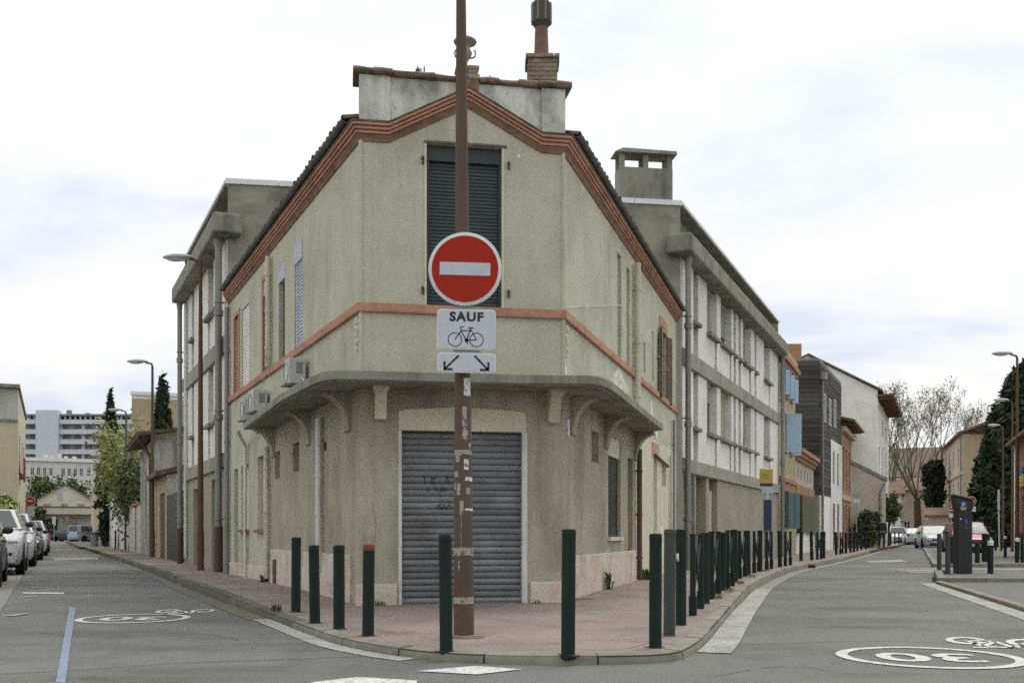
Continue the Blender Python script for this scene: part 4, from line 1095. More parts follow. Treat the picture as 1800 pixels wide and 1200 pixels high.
obj('bracket', MB().box(-.05,.05,-.05,.05,-.12,-.024).box(-.11,.11,.03,.06,-.06,-.026).xf(M), signback, sg)
x, z = sgn(819.5, 579)
s2 = thing('exception_plate', 'white rectangular plate reading SAUF above a bicycle symbol', 'road sign', (x, YS, z))
M = plate_M(x, YS, z, 1.2); W2, H2 = 103/FPX*YS, 71/FPX*YS
plate(s2, W2, H2, .035, M, signwhite)
t = text_mb('SAUF', .108, .0052, 1.08, 1.16); t.xf(M @ Matrix.Translation((.0,.108,.0045))); obj('lettering', t, ink, s2)
f = Flat(); k = .0027; wy = -.052*1
Rr = 12.7/FPX*YS; xa, xb = -19.5/FPX*YS, 18.5/FPX*YS; yb = -18/FPX*YS
f.ring((xa,yb), Rr-.008, Rr, 30).ring((xb,yb), Rr-.008, Rr, 30)
u_ = 1/FPX*YS
hd, sd, bbk = (-9.5*u_, yb+16*u_), (9*u_, yb+15.5*u_), (1*u_, yb-1*u_)
f.strip([(xa,yb),(-8*u_,yb+17*u_),(-11*u_,yb+20.5*u_),(-8*u_,yb+23*u_)], .009).strip([(-8*u_,yb+23*u_),(-4*u_,yb+22*u_)], .008)
f.strip([hd, sd], .009).strip([hd, bbk], .010).strip([bbk,(8.2*u_,yb+20*u_)], .010).strip([bbk,(xb,yb)], .009).strip([(8.6*u_,yb+17*u_),(xb,yb)], .008)
f.strip([(4*u_,yb+20.5*u_),(13*u_,yb+20.5*u_)], .012).disc(bbk, 3.6*u_, 14).strip([(1*u_,yb-1*u_),(3.5*u_,yb-8*u_)], .008)
f.xf(M @ Matrix.Translation((0,0,.0045))); obj('bicycle_symbol', f, ink, s2)
obj('bracket', MB().box(-.12,.12,-.02,.02,-.06,-.022).box(-.12,.12,H2/2-.012,H2/2+.03,-.05,-.022).xf(M), signback, s2)
x, z = sgn(820, 637.5)
s3 = thing('arrow_plate', 'narrow white plate with two black arrows pointing down left and down right', 'road sign', (x, YS, z))
M = plate_M(x, YS, z, 1.2); H3 = 35/FPX*YS
plate(s3, W2, H3, .03, M, signwhite)
for s in (-1, 1):
    f = Flat(); a, b = (14*s*u_, 12.5*u_), (37*s*u_, -10.5*u_)
    f.strip([a, b], .018).strip([(38.5*s*u_,2*u_),(38.5*s*u_,-13*u_)], .02).strip([(39.5*s*u_,-12*u_),(24*s*u_,-12*u_)], .02)
    f.xf(M @ Matrix.Translation((0,0,.0045))); obj('arrow', f, ink, s3)
obj('bracket', MB().box(-.12,.12,-.02,.02,-.06,-.022).box(-.12,.12,H3/2-.004,H3/2+.03,-.05,-.022).xf(M), signback, s3)

# ------------------------------------------------------------------ bollards
def bollard(x, y, h, r, label, m=boll, cap=None, group=None, lean=(0,0), sides=18):
    z = hpave(y) if x < 9.0 or y > 40 else .105
    o = thing('bollard', label, 'bollard', (x,y,z), group)
    L = Vector((lean[0], lean[1], 1))
    ring = [(r*1.0,-.02),(r,.0),(r,h-.09)]
    obj('shaft', MB().lathe([(r,-.03),(r,h-(.055 if cap is redcap else .10))], (0,0,0), sides), m, o, smooth=True)
    c = obj('head', MB().lathe([(r,h-(.055 if cap is redcap else .10)),(r,h-.05),(r*1.025,h-.046),(r*1.025,h-.010),(r*.96,h),(r*.6,h+.004),(.004,h+.005)], (0,0,0), sides), cap or m, o, smooth=True)
    f = obj('foot', MB().lathe([(r*1.16,-.02),(r*1.12,.006),(r*1.02,.012)], (0,0,0), sides), m, o)
    o.rotation_euler = (-lean[1], lean[0], 0)
    return o
_oo = obj
def obj(name, mb, m, parent=None, **k):      # parts written in their thing's own local coordinates when LOCAL is set
    if LOCAL[0] and parent is not None:
        sv = ORG[parent.name]; ORG[parent.name] = Vector((0,0,0)); o = _oo(name, mb, m, parent, **k); ORG[parent.name] = sv; ORG[o.name] = Vector((0,0,0)); return o
    return _oo(name, mb, m, parent, **k)
LOCAL = [True]
near = [(520,944,1075,.055,'slim dark green bollard, farthest left of the row before the left wall',boll,None),
        (553.5,958,1095,.055,'dark green bollard standing second from the left along the curved kerb',boll,None),
        (596,958,1105,.056,'dark green bollard in front of the white plinth, next to the red-topped one',boll,None),
        (647,956,1117,.054,'dark green bollard with a red-painted top',boll,redcap),
        (784.5,940,1144,.0515,'dark green bollard touching the brown post on its left side in view',boll,None),
        (998.5,930,1151,.0535,'dark green bollard standing alone at the tip in front of the right corner',boll,None),
        (1152,938,1138,.0515,'dark green bollard nearest the camera in the row along the right kerb',boll,None),
        (1176.5,930,1117,.0535,'faded grey-green bollard, second in the row along the right kerb',boll2,None),
        (1197,930,1098,.054,'dark green bollard with a white fleck, third in the row along the right kerb',boll,None)]
for px, t0, b0, r, lab, m, cap in near:
    x, y = pave_pt(px, b0)
    h = (b0-t0)/FPX*y
    bollard(x, y, h, r, lab, m, cap, None if cap else 'bollards round the corner kerb', (random.uniform(-.012,.012), random.uniform(-.012,.012)))
x, y = pave_pt(1197,1098); single('sticker_fleck', MB().box(x-.055,x-.03,y-.058,y-.052,.72,.80), paper, 'small white torn sticker on the third bollard of the right row', 'sticker', (x-.04,y-.055,.72))
ords = 'first second third fourth fifth sixth seventh eighth ninth tenth eleventh twelfth thirteenth fourteenth fifteenth sixteenth seventeenth eighteenth nineteenth twentieth'.split()
far = [(1240,1060),(1270,1037),(1292,1023),(1315,1011),(1336,1003.5),(1371,996),(1408,985),(1427,984),(1448,980.5),(1470,974.5),(1487,972),(1495,970.5),(1501,970),(1507,968),(1514,966.5),(1522,965),(1533,962),(1541,960.5),(1566,957),(1573,956.5),(1580,956)]
names = ords + ['twenty-first']
proto = None
for k, (px, by) in enumerate(far):
    x, y = pave_pt(px, by)
    lab = f'dark green bollard on the right-hand pavement, {names[k]} one after the gap behind the fleck-marked bollard'
    if proto is None:
        proto = remember(bollard(x, y, .92, .055, lab, boll, None, 'bollards receding along the right-hand street'))
    else:
        o = dup(proto, (x, y, hpave(y)), random.uniform(0,6), lab); o.scale = (1,1,random.uniform(.96,1.04))
        o.rotation_euler = (random.uniform(-.02,.02), random.uniform(-.025,.025), 0)
isl = [(1651,938,989,24.3,.052,'stout green bollard leftmost at the edge of the right-hand island',boll2,None),
       (1666,940,1009,22.0,.055,'faded green bollard just left of the parking meter',boll2,None),
       (1673,942,992,29.8,.06,'dark bollard half hidden between the parking meter and the faded green bollard',boll,None),
       (1718,953,996,30.3,.07,'dark bollard before the red car, right of the parking meter',boll,None),
       (1733,938,983,31.5,.12,'thick dark post beside the red car',boll,None),
       (1741,950,1008,22.2,.062,'dark green bollard with a white cap right of the parking meter',boll,white),
       (1767,942,975,37,.055,'slim bollard with a pale cap near the brown lamp post',boll,white),
       (1788,945,996,30.5,.06,'white-capped bollard close to the right edge of the picture',boll,white),
       (1750,938,960,52,.06,'distant thin bollard left of the brown lamp post foot',boll,None),
       (1760,938,960,52,.06,'distant thin bollard next to the brown lamp post foot',boll,None),
       (1797,936,982,30.6,.05,'dark bollard cut by the right edge of the picture',boll,None)]
for px, t0, b0, Y, r, lab, m, cap in isl:
    x, y = at(px, Y); o = bollard(x, y, Zp(t0,Y)-.105, r, lab, m, cap, 'bollards on the right-hand island'); o.location.z = .105
# cross barriers: two posts, two diagonals, a hub
def cross_barrier(x, y, yaw, label):
    o = thing('cross_barrier', label, 'barrier', (x,y,hpave(y)), 'cross barriers between the bollards')
    w, h, r = .95, .90, .030
    for s in (-1, 1):
        p = obj('post', MB().box(s*w/2-r,s*w/2+r,-r,r,-.02,h), boll, o, bevel=.006)
        obj('foot_box', MB().box(s*w/2-r*1.5,s*w/2+r*1.5,-r*1.4,r*1.4,.0,.22), boll, p, bevel=.006)
        obj('cap', MB().box(s*w/2-r*1.2,s*w/2+r*1.2,-r*1.2,r*1.2,h,h+.02), boll, p)
        obj('diagonal', MB().tube([(-s*w/2,s*.004,.14),(s*w/2,s*.004,h-.06)], .017, 8), boll, o, smooth=True)
    obj('hub', MB().lathe([(.06,-.02),(.07,-.015),(.07,.015),(.06,.02)], (0,0,(h+.08)/2), 14, 'y'), boll, o)
    o.rotation_euler = (0,0,yaw); return o
bars = [(1225,1075),(1257,1047),(1283,1032),(1305,1014.5),(1330,1005),(1352,1000.5),(1385,993.5),(1440,982.5),(1479,973)]
cproto = None
for k, (px, by) in enumerate(bars):
    x, y = pave_pt(px, by)
    i = min(range(len(kline)-1), key=lambda q: (kline[q]-Vector((x,y))).length); t = kline[i+1]-kline[i]
    lab = f'dark green cross-braced barrier along the right kerb, {ords[k]} from the corner'
    yaw = math.atan2(t.y, t.x)
    if cproto is None: cproto = remember(cross_barrier(x, y, yaw, lab))
    else: dup(cproto, (x,y,hpave(y)), yaw, lab)

# ------------------------------------------------------------------ parking meter
mY = 22.3; mx_, _ = at(1692, mY)
mt = thing('parking_meter', 'dark box-shaped parking meter with a slanted solar roof and blue P badge', 'parking meter', (mx_, mY, .105))
hw = 12.6/FPX*mY; hb = Zp(882,mY)-.105
obj('body', MB().box(-hw,hw,-.14,.14,0,1.42), mat('charcoal_casing', (.022,.023,.026), rough=.5, bump=.05), mt, bevel=.02)
body2 = MATS['charcoal_casing']
obj('head', MB().prism([(-hw*1.02,-.15,1.42),(hw*1.05,-.15,1.42),(hw*1.10,-.15,1.62),(-hw*1.32,-.15,1.72)], (0,.30,0)), body2, mt, bevel=.012)
obj('solar_roof', MB().prism([(-hw*1.62,-.19,1.735),(hw*1.35,-.19,1.615),(hw*1.35,-.19,1.645),(-hw*1.62,-.19,1.77)], (0,.38,0)), darkpane, mt, bevel=.006)
Mm = lambda x, z: Matrix.Translation((x,-.142,z)) @ Matrix(((1,0,0,0),(0,0,-1,0),(0,1,0,0),(0,0,0,1)))
obj('badge', Flat().disc((0,0), .075, 24).xf(Matrix.Translation((0,-.012,0)) @ Mm(-.05,1.53)), blueink, mt)
t = text_mb('P', .13, .003); obj('lettering', t.xf(Matrix.Translation((0,-.014,0)) @ Mm(-.05,1.53)), signwhite, mt)
obj('badge_rim', Flat().poly([(-.075,-.03),(.075,-.03),(.05,-.085),(-.05,-.085)]).xf(Matrix.Translation((0,-.0155,0)) @ Mm(-.05,1.50)), yellow, mt)
obj('display', MB().box(-.01,.05,-.15,-.139,1.10,1.22), blueink, mt); obj('ticket_slot', MB().box(-.02,.04,-.152,-.139,1.0,1.05), redcap, mt)
obj('coin_slot', MB().box(-.12,-.09,-.15,-.139,1.2,1.23), signedge, mt)
# ------------------------------------------------------------------ bus stop
bY = 26.0; bx, _ = at(1349, bY)
bs = thing('bus_stop', 'thin white bus stop pole with a yellow panel on top and a blue timetable', 'bus stop', (bx,bY,hpave(bY)))
hh = Zp(825,bY)-hpave(bY)
obj('pole', MB().tube([(0,0,0),(0,0,hh)], .028, 10), whitepipe, bs, smooth=True)
obj('head_panel', MB().box(-.20,.14,-.035,-.03+.06,hh-.36,hh+.02), yellow, bs, bevel=.01)
obj('head_panel', MB().box(-.19,.13,-.034,-.03+.058,hh-.43,hh-.365), ink, bs)
f = Flat().strip([(-.12,.03),(-.06,.05),(0,.02),(.06,.05)], .014).strip([(-.12,-.02),(.05,-.02)], .012).strip([(-.10,-.07),(.06,-.07)], .012)
obj('lettering', f.xf(Matrix.Translation((-.03,-.0365,hh-.16)) @ Matrix(((1,0,0,0),(0,0,-1,0),(0,1,0,0),(0,0,0,1)))), navy, bs)
obj('timetable', MB().box(-.11,.10,-.05,-.03,.95,1.75), navy, bs, bevel=.008)
obj('small_plate', MB().box(-.16,.16,-.04,-.03,hh-.62,hh-.46), bluegrey, bs)
LOCAL[0] = False
# ------------------------------------------------------------------ air conditioners on the canopy
def aircon(px, w, h, lab, z0):
    u = FL.upx(px)
    x, y, _ = FL.pt(u, .22, 0)
    o = thing('air_conditioner', lab, 'air conditioner', (x,y,z0), 'air conditioners along the left wall')
    obj('casing', MB().fbox(FL, u-w/2, u+w/2, .05, .31, z0+.03, z0+h), acm, o, bevel=.015)
    for du in (-w*.32, w*.32): obj('wall_bracket', MB().fbox(FL, u+du-.02, u+du+.02, .0, .37, z0, z0+.028).fbox(FL, u+du-.02, u+du+.02, .0, .03, z0-.2, z0), grillem, o)
    # grille on the end face turned to the camera and fan ring on the front
    g = MB()
    for k in range(7): g.fbox(FL, u-w/2-.006, u-w/2+.01, .10, .20, z0+h*.45+k*.025, z0+h*.45+k*.025+.014)
    obj('side_grille', g, grillem, o, kind='stuff')
    c = FL.pt(u+.02, .314, z0+h/2); n = FL.n
    ring = MB().tube([Vector(c)+ (Vector((FL.d.x,FL.d.y,0))*math.cos(a)+Vector((0,0,1))*math.sin(a))*h*.36 for a in [2*math.pi*i/20 for i in range(21)]], .006, 5)
    obj('fan_ring', ring, grillem, o)
    obj('refrigerant_pipe', MB().tube([FL.pt(u-w/2-.02,.12,z0+.12), FL.pt(u-w/2-.10,.10,z0+.06), FL.pt(u-w/2-.12,.02,z0+.05)], .018, 6), whitepipe, o, smooth=True)
    return o
aircon(539, .34, .42, 'white air conditioner nearer the front corner, above the canopy', 3.24)
aircon(471, .42, .42, 'white air conditioner further along the canopy, with a dangling pipe', 3.14)
aircon(455, .24, .44, 'narrow pale unit at the far end of the air conditioners', 3.08)
# ------------------------------------------------------------------ houses along the streets
def closed_house(name, label, pts, z1, m, roof=None, z0=H0, cat='house', ops=None, depth=.14):
    """walls on footprint pts (list of plan points); ops: {side: [(u0,u1,z0,z1)]}"""
    cx_ = sum(p[0] for p in pts)/len(pts); cy_ = sum(p[1] for p in pts)/len(pts)
    o = thing(name, label, cat, (cx_, cy_, 0))
    n = len(pts); Fs = []
    for i in range(n):
        a, b = Vector(pts[i]), Vector(pts[(i+1)%n]); Fc = F(a, b)
        mid = (a+b)/2; out = mid - Vector((cx_, cy_))
        if Fc.n.dot(out) < 0: Fc.n = -Fc.n
        Fs.append(Fc)
        mm = m[i] if isinstance(m, (list, tuple)) else m
        obj('wall', wall(Fc, 0, Fc.L, z0, z1, (ops or {}).get(i, []), depth), mm, o)
    return o, Fs
def flat_roof(o, pts, z, m, t=.12, over=.05):
    cx_ = sum(p[0] for p in pts)/len(pts); cy_ = sum(p[1] for p in pts)/len(pts)
    q = []
    for p in pts:
        d = Vector((p[0]-cx_, p[1]-cy_)).normalized()*over; q.append((p[0]+d.x, p[1]+d.y, z))
    return obj('roof', MB().prism(q, (0,0,t)), m, o)
def gable(o, Fa, dep, z0, zpk, m, mw, over=.3, upk=None, th=.12, zb=None):
    """ridge runs away from facade Fa; gable triangle on Fa"""
    upk = Fa.L/2 if upk is None else upk; zb = z0 if zb is None else zb
    obj('gable_wall', MB().prism([Fa.pt(0,0,z0),Fa.pt(Fa.L,0,zb),Fa.pt(upk,0,zpk)], (-Fa.n.x*.1,-Fa.n.y*.1,0)), mw, o)
    for (u, z, s) in ((0, z0, -1), (Fa.L, zb, 1)):
        sl = (zpk-z)/abs(upk-u); ue = u + s*over; ze = z - sl*over
        q = [Fa.pt(ue,over*.6,ze), Fa.pt(upk,over*.6,zpk), Fa.pt(upk,-dep,zpk), Fa.pt(ue,-dep,ze)]
        obj('roof', MB().prism(q, (0,0,th)), m, o)

ochre = mat('ochre_render', (.40,.33,.20), layers=[((.26,.20,.12),(2,2,.6),.5,.72,.5)])
orange_brick = mat('orange_brick_wall', (.35,.19,.115), vs=2, layers=[((.42,.34,.24),3,.5,.7,.5),((.20,.11,.07),7,.5,.7,.5)], bump=.3)
palew = mat('pale_render', (.75,.73,.68), layers=[((.42,.39,.33),(1.2,1.2,.4),.54,.8,.4)])
beigew = mat('beige_render', (.47,.42,.33), layers=[((.34,.29,.22),(1,1,.5),.5,.75,.4)])
pinkw = mat('pink_render', (.50,.40,.33), layers=[((.36,.30,.25),(1,1,.5),.5,.75,.4)])
greyw = mat('grey_stained_plaster', (.44,.43,.40), layers=[((.13,.125,.11),(2.6,2.6,.35),.47,.62,.75),((.54,.53,.49),4,.55,.7,.5)], bump=.3)
plank_m = mat('black_weathered_plank', (.062,.058,.050), rnd=.45, layers=[((.10,.09,.08),(1,1,16),.5,.7,.6)], bump=.3)
blue_sh = mat('blue_shutter_paint', (.40,.54,.68), rough=.6, bump=.05)
teal_sh = mat('grey_teal_shutter_paint', (.12,.19,.21), rough=.6, bump=.05, rnd=.15)
olive_sh = mat('olive_shutter_paint', (.15,.16,.10), rough=.6, bump=.05, rnd=.15)
brownd = mat('brown_wood', (.12,.065,.035), rough=.6, bump=.1)
redd = mat('red_wood', (.22,.06,.035), rough=.6, bump=.1)

# row on the right-hand street, one house after another
Rp = [SDf, at(1398,41.9), at(1430,48.5)]
E0_, E1_ = Vector(SDf)+Vector((.03,.05)), Vector(Rp[1])
Ef = F(E0_, E1_); bk = Vector((-5.5, 2.0))
eu = Ef.upx
wsE = [(1.3,2.2,4.2,5.7),(3.3,4.1,4.2,5.7),(.6,1.2,6.35,7.3),(2.0,2.6,6.35,7.3),(3.35,3.95,6.35,7.3),(.7,1.6,1.2,2.6),(2.6,3.5,1.2,2.6)]
oE, FsE = closed_house('narrow_house', 'narrow ochre house with blue shutters next to the white-panelled block', [E0_, E1_, E1_+bk, E0_+bk], 7.75, [ochre, ochre, ochre, ochre], ops={0: wsE})
for k, o in enumerate(wsE):
    window(oE, Ef, *o, .14, white, darkpane, sill=orange_brick if k < 5 else None)
    col = (blue_sh, blue_sh, blue_sh, blue_sh, blue_sh, teal_sh, teal_sh)[k]
    for s, u in ((-1, o[0]), (1, o[1])):
        t = math.radians((80 if s > 0 else 12) if k in (0,1) else 55); wd = (o[1]-o[0])*(.62 if k == 0 else .42)
        p0 = Vector(Ef.pt(u,.02,0)); p1 = Vector(Ef.pt(u+s*wd*math.cos(t), .02+wd*math.sin(t), 0)); nv = (p1-p0).cross(Vector((0,0,1))).normalized()*.035
        obj('shutter', MB().prism([(p0.x,p0.y,o[2]),(p1.x,p1.y,o[2]),(p1.x+nv.x,p1.y+nv.y,o[2]),(p0.x+nv.x,p0.y+nv.y,o[2])], (0,0,o[3]-o[2])), col, oE)
for z0, z1, w in ((7.45,7.6,.12),(7.6,7.78,.22),(3.0,3.15,.08)):
    obj('cornice', MB().fbox(Ef, 0, Ef.L, -.02, w, z0, z1), orange_brick, oE)
obj('brick_base', MB().fbox(Ef, 0, Ef.L, -.02, .02, 2.62, 2.98), orange_brick, oE)
flat_roof(oE, [E0_, E1_, E1_+bk, E0_+bk], 7.8, ochre, .35, .12)
# low brick house
F0_, F1_ = E1_, Vector(Rp[2])
Lf = F(F0_, F1_)
wsF = [(.8,1.8,1.0,2.65),(3.0,4.0,1.0,2.65),(5.2,6.2,1.0,2.65)]
oF, FsF = closed_house('low_brick_house', 'low one-storey house with a brick cornice and olive shutters before the black boarded house', [F0_, F1_, F1_+bk, F0_+bk], 4.4, beigew, ops={0: wsF})
for k, o in enumerate(wsF):
    window(oF, Lf, *o, .14, white, darkpane)
    for s, u in ((-1, o[0]), (1, o[1])):
        t = R(30); wd = .5; p0 = Vector(Lf.pt(u,.02,0)); p1 = Vector(Lf.pt(u+s*wd*math.cos(t), .02+wd*math.sin(t), 0)); nv = (p1-p0).cross(Vector((0,0,1))).normalized()*.035
        obj('shutter', MB().prism([(p0.x,p0.y,o[2]),(p1.x,p1.y,o[2]),(p1.x+nv.x,p1.y+nv.y,o[2]),(p0.x+nv.x,p0.y+nv.y,o[2])], (0,0,o[3]-o[2])), olive_sh, oF)
for z0, z1, w in ((2.7,3.1,.05),(4.1,4.25,.12),(4.25,4.42,.22),(4.42,4.6,.32)):
    obj('cornice', MB().fbox(Lf, 0, Lf.L, -.02, w, z0, z1), orange_brick, oF)
for k in range(5): obj('vent_brick', MB().fbox(Lf, .8+k*1.2, 1.0+k*1.2, -.02, .03, 3.4, 3.8), mortar, oF)
obj('plinth', MB().fbox(Lf, 0, Lf.L, -.02, .05, H0, .9), palew, oF)
flat_roof(oF, [F0_, F1_, F1_+bk, F0_+bk], 4.6, tilered, .1, .1)
# black boarded house
D0, D1 = Vector(at(1440,48.7)), Vector(at(1478,56.5))
Df = F(D0, D1); dbk = Vector((-6.0, 1.0)); zD = 9.45
lowop = [(3.9,7.4,.1,5.9)]
oD, FsD = closed_house('boarded_house', 'tall house clad in black weathered boards with a white lower front', [D0, D1, D1+dbk, D0+dbk], zD, [plank_m, plank_m, plank_m, plank_m])
sd = FsD[3]                            # side towards the camera
rows_ = 30; ph = (zD-2.9)/rows_
shift = 0.0
def board_rows(Fc, u0, u1, z0, z1, n, wofs=.0):
    h = (z1-z0)/n
    m0 = MB().prism([(0,.0,0),(0,.035,0),(0,.018,h*.97),(0,0,h*.97)], (u1-u0,0,0)).mesh('plank')
    for k in range(n):
        piece('plank', m0, plank_m, oD, Fc.M(u0, .004+wofs+random.uniform(0,.006), z0+k*h) @ Matrix.Rotation(random.uniform(-.002,.002),4,'Y'))
board_rows(sd, .0, sd.L, 2.9, zD-.02, 30)
board_rows(Df, .0, 3.85, 2.9, zD-.02, 30)
board_rows(Df, 3.85, Df.L, 6.0, zD-.02, 16)
whiteh = mat('white_render', (.68,.67,.64), layers=[((.5,.48,.44),(1,1,.4),.55,.8,.4)])
obj('lower_wall', MB().fbox(sd, 0, sd.L, -.02, .0, H0, 2.88), palew, oD); obj('lower_wall', MB().fbox(Df, 0, 3.84, -.02, .05, H0, 2.88), palew, oD)
wf_ = wall(Df, 3.86, Df.L, H0, 5.95, [(4.7,5.6,.1,2.6),(6.5,7.4,.1,2.6),(4.7,5.5,3.6,5.4),(6.5,7.3,3.6,5.4)], .12, w=.06)
obj('lower_wall', wf_, whiteh, oD, label='white rendered lower front')
for a, b, c, d in ((4.7,5.6,.1,2.6),(6.5,7.4,.1,2.6)): obj('door', MB().fbox(Df, a+.01, b-.01, -.03, .02, c, d), brownd, oD)
for a, b, c, d in ((4.7,5.5,3.6,5.4),(6.5,7.3,3.6,5.4)): window(oD, Df, a, b, c, d, .05, white, skyglass)
for a, b, c, d in ((1.2,2.0,6.6,8.0),(3.2,4.0,6.6,8.0),(5.2,6.0,6.7,8.2)):
    f = obj('window', frame_mb(Df, a, b, c, d, .03, .075, .06, 1), whitepipe, oD); obj('pane', MB().fbox(Df, a+.03, b-.03, .025, .05, c+.03, d-.03), skyglass, f)
pipe(Df, 0, .2, zD-.6, .06, zinc, 'downpipe', 3, .12, oD, .35)
obj('hopper', MB().fbox(Df, .15, .6, .04, .3, zD-.9, zD-.55), zinc, oD)
obj('roof', MB().prism([(*p, zD) for p in (D0, D1, D1+dbk, D0+dbk)], (0,0,.12)), conc_dark, oD)
sb0 = sd.upx(1384) if abs(sd.upx(1384)) < 40 else 3
sx0, sx1 = Vector(at(1378,52)), Vector(at(1409,52))
obj('stair_box', MB().prism([(sx0.x,sx0.y,zD+.1),(sx1.x,sx1.y,zD+.1),(sx1.x,sx1.y+3,zD+.1),(sx0.x,sx0.y+3,zD+.1)], (0,0,Zp(604,52)-zD-.1)), orange_brick, oD)
# tall brick house
G0, G1 = D1+Vector((.05,.05)), Vector(at(1497,62.7)); Gf = F(G0, G1); gbk = Vector((-6,1.5))
wsG = [(.8,1.9,.1,2.6),(2.6,3.6,.1,2.7),(4.5,5.6,.1,2.6),(.8,1.8,3.6,6.0),(2.7,3.7,3.6,6.0),(4.6,5.6,3.6,6.0)]
oG, FsG = closed_house('brick_house', 'orange brick two-storey house with a dark projecting eave before the big white gable', [G0, G1, G1+gbk, G0+gbk], 7.3, orange_brick, ops={0: wsG})
for k, o in enumerate(wsG): window(oG, Gf, *o, .14, redd if k == 2 else white, darkpane)
obj('string_course', MB().fbox(Gf, 0, Gf.L, -.02, .06, 2.95, 3.25), beigew, oG)
obj('eave', MB().prism([Gf.pt(-.3,.75,7.28),Gf.pt(Gf.L+.3,.75,7.28),Gf.pt(Gf.L+.3,-3,8.3),Gf.pt(-.3,-3,8.3)], (0,0,.14)), tilebrown, oG)
for k in range(12): obj('rafter_end', MB().fbox(Gf, .1+k*.5, .2+k*.5, -.02, .68, 7.16, 7.27), brownd, oG)
obj('cornice', MB().fbox(Gf, 0, Gf.L, -.02, .25, 6.8, 7.1), beigew, oG)
# big white gabled house
hY = 63.2
h0, h1 = Vector(at(1300,hY)), Vector(at(1543,hY)); hf = F(h0, h1); Hst = F(h1, Vector(at(1562,74.5)))
hq = Vector(at(1562,74.5))
upk = hf.upx(1420)
oH, FsH = closed_house('white_gabled_house', 'tall white house with a plain gable end and dark wooden eave', [h0, h1, hq, h0+(hq-h1)], Zp(683,hY)-.25, palew, ops={1: [(1.0,1.9,1.2,3.0),(1.0,1.8,5.0,6.6),(4.5,5.5,4.6,6.8),(4.5,5.5,7.6,8.6),(8.5,9.5,4.6,6.8),(8.5,9.5,7.6,8.6)]})
for o in [(1.0,1.9,1.2,3.0),(1.0,1.8,5.0,6.6),(4.5,5.5,4.6,6.8),(4.5,5.5,7.6,8.6),(8.5,9.5,4.6,6.8),(8.5,9.5,7.6,8.6)]: window(oH, FsH[1], *o, .14, brownd, darkpane)
zE, zP = Zp(683,hY)-.25, Zp(625,hY)
obj('gable_wall', MB().prism([hf.pt(0,0,zE), hf.pt(hf.L,0,zE), hf.pt(hf.L,0,zE+.15), hf.pt(upk,0,zP), hf.pt(0,0,zE+.3)], (-hf.n.x*.1,-hf.n.y*.1,0)), palew, oH)
obj('roof', MB().prism([hf.pt(hf.L+.25,.15,zE+.08), hf.pt(upk,.15,zP+.02), hf.pt(upk,-11.5,zP+.02), hf.pt(hf.L+5.5,-11.5,zE-.1)], (0,0,.12)), tilered, oH)
obj('roof', MB().prism([hf.pt(-.3,.15,zE+.2), hf.pt(upk,.15,zP+.02), hf.pt(upk,-11.5,zP+.02), hf.pt(-.3,-11.5,zE+.2)], (0,0,.12)), tilered, oH)
S1 = FsH[1]
obj('eave', MB().fbox(S1, -.1, S1.L, .0, .95, zE-.25, zE-.1), brownd, oH)
for k in range(10): obj('rafter_end', MB().fbox(S1, .1+k*1.2, .25+k*1.2, .0, 1.0, zE-.42, zE-.26), brownd, oH)
# side wall with a sloping coping in front of the gable
w0, w1 = Vector(at(1492,61.8)), Vector(at(1557,61.8)); Wf = F(w0, w1)
ow = thing('sloping_garden_wall', 'pale wall with a dark sloping coping in front of the white gable', 'wall', (*((w0+w1)/2),0))
za, zb2 = Zp(812,61.8), Zp(846,61.8)
obj('wall', MB().prism([Wf.pt(0,0,H0),Wf.pt(Wf.L,0,H0),Wf.pt(Wf.L,0,zb2),Wf.pt(0,0,za)], (-Wf.n.x*.3,-Wf.n.y*.3,0)), beigew, ow)
obj('coping', MB().prism([Wf.pt(-.05,.08,za),Wf.pt(Wf.L+.1,.08,zb2),Wf.pt(Wf.L+.1,.08,zb2+.22),Wf.pt(-.05,.08,za+.22)], (-Wf.n.x*.45,-Wf.n.y*.45,0)), conc_dark, ow)
obj('downpipe', MB().tube([Wf.pt(Wf.L-.1,.1,zb2-.1),Wf.pt(Wf.L-.35,.1,zb2-.6),Wf.pt(Wf.L-.4,.1,.1)], .06, 8), zinc, ow, smooth=True)
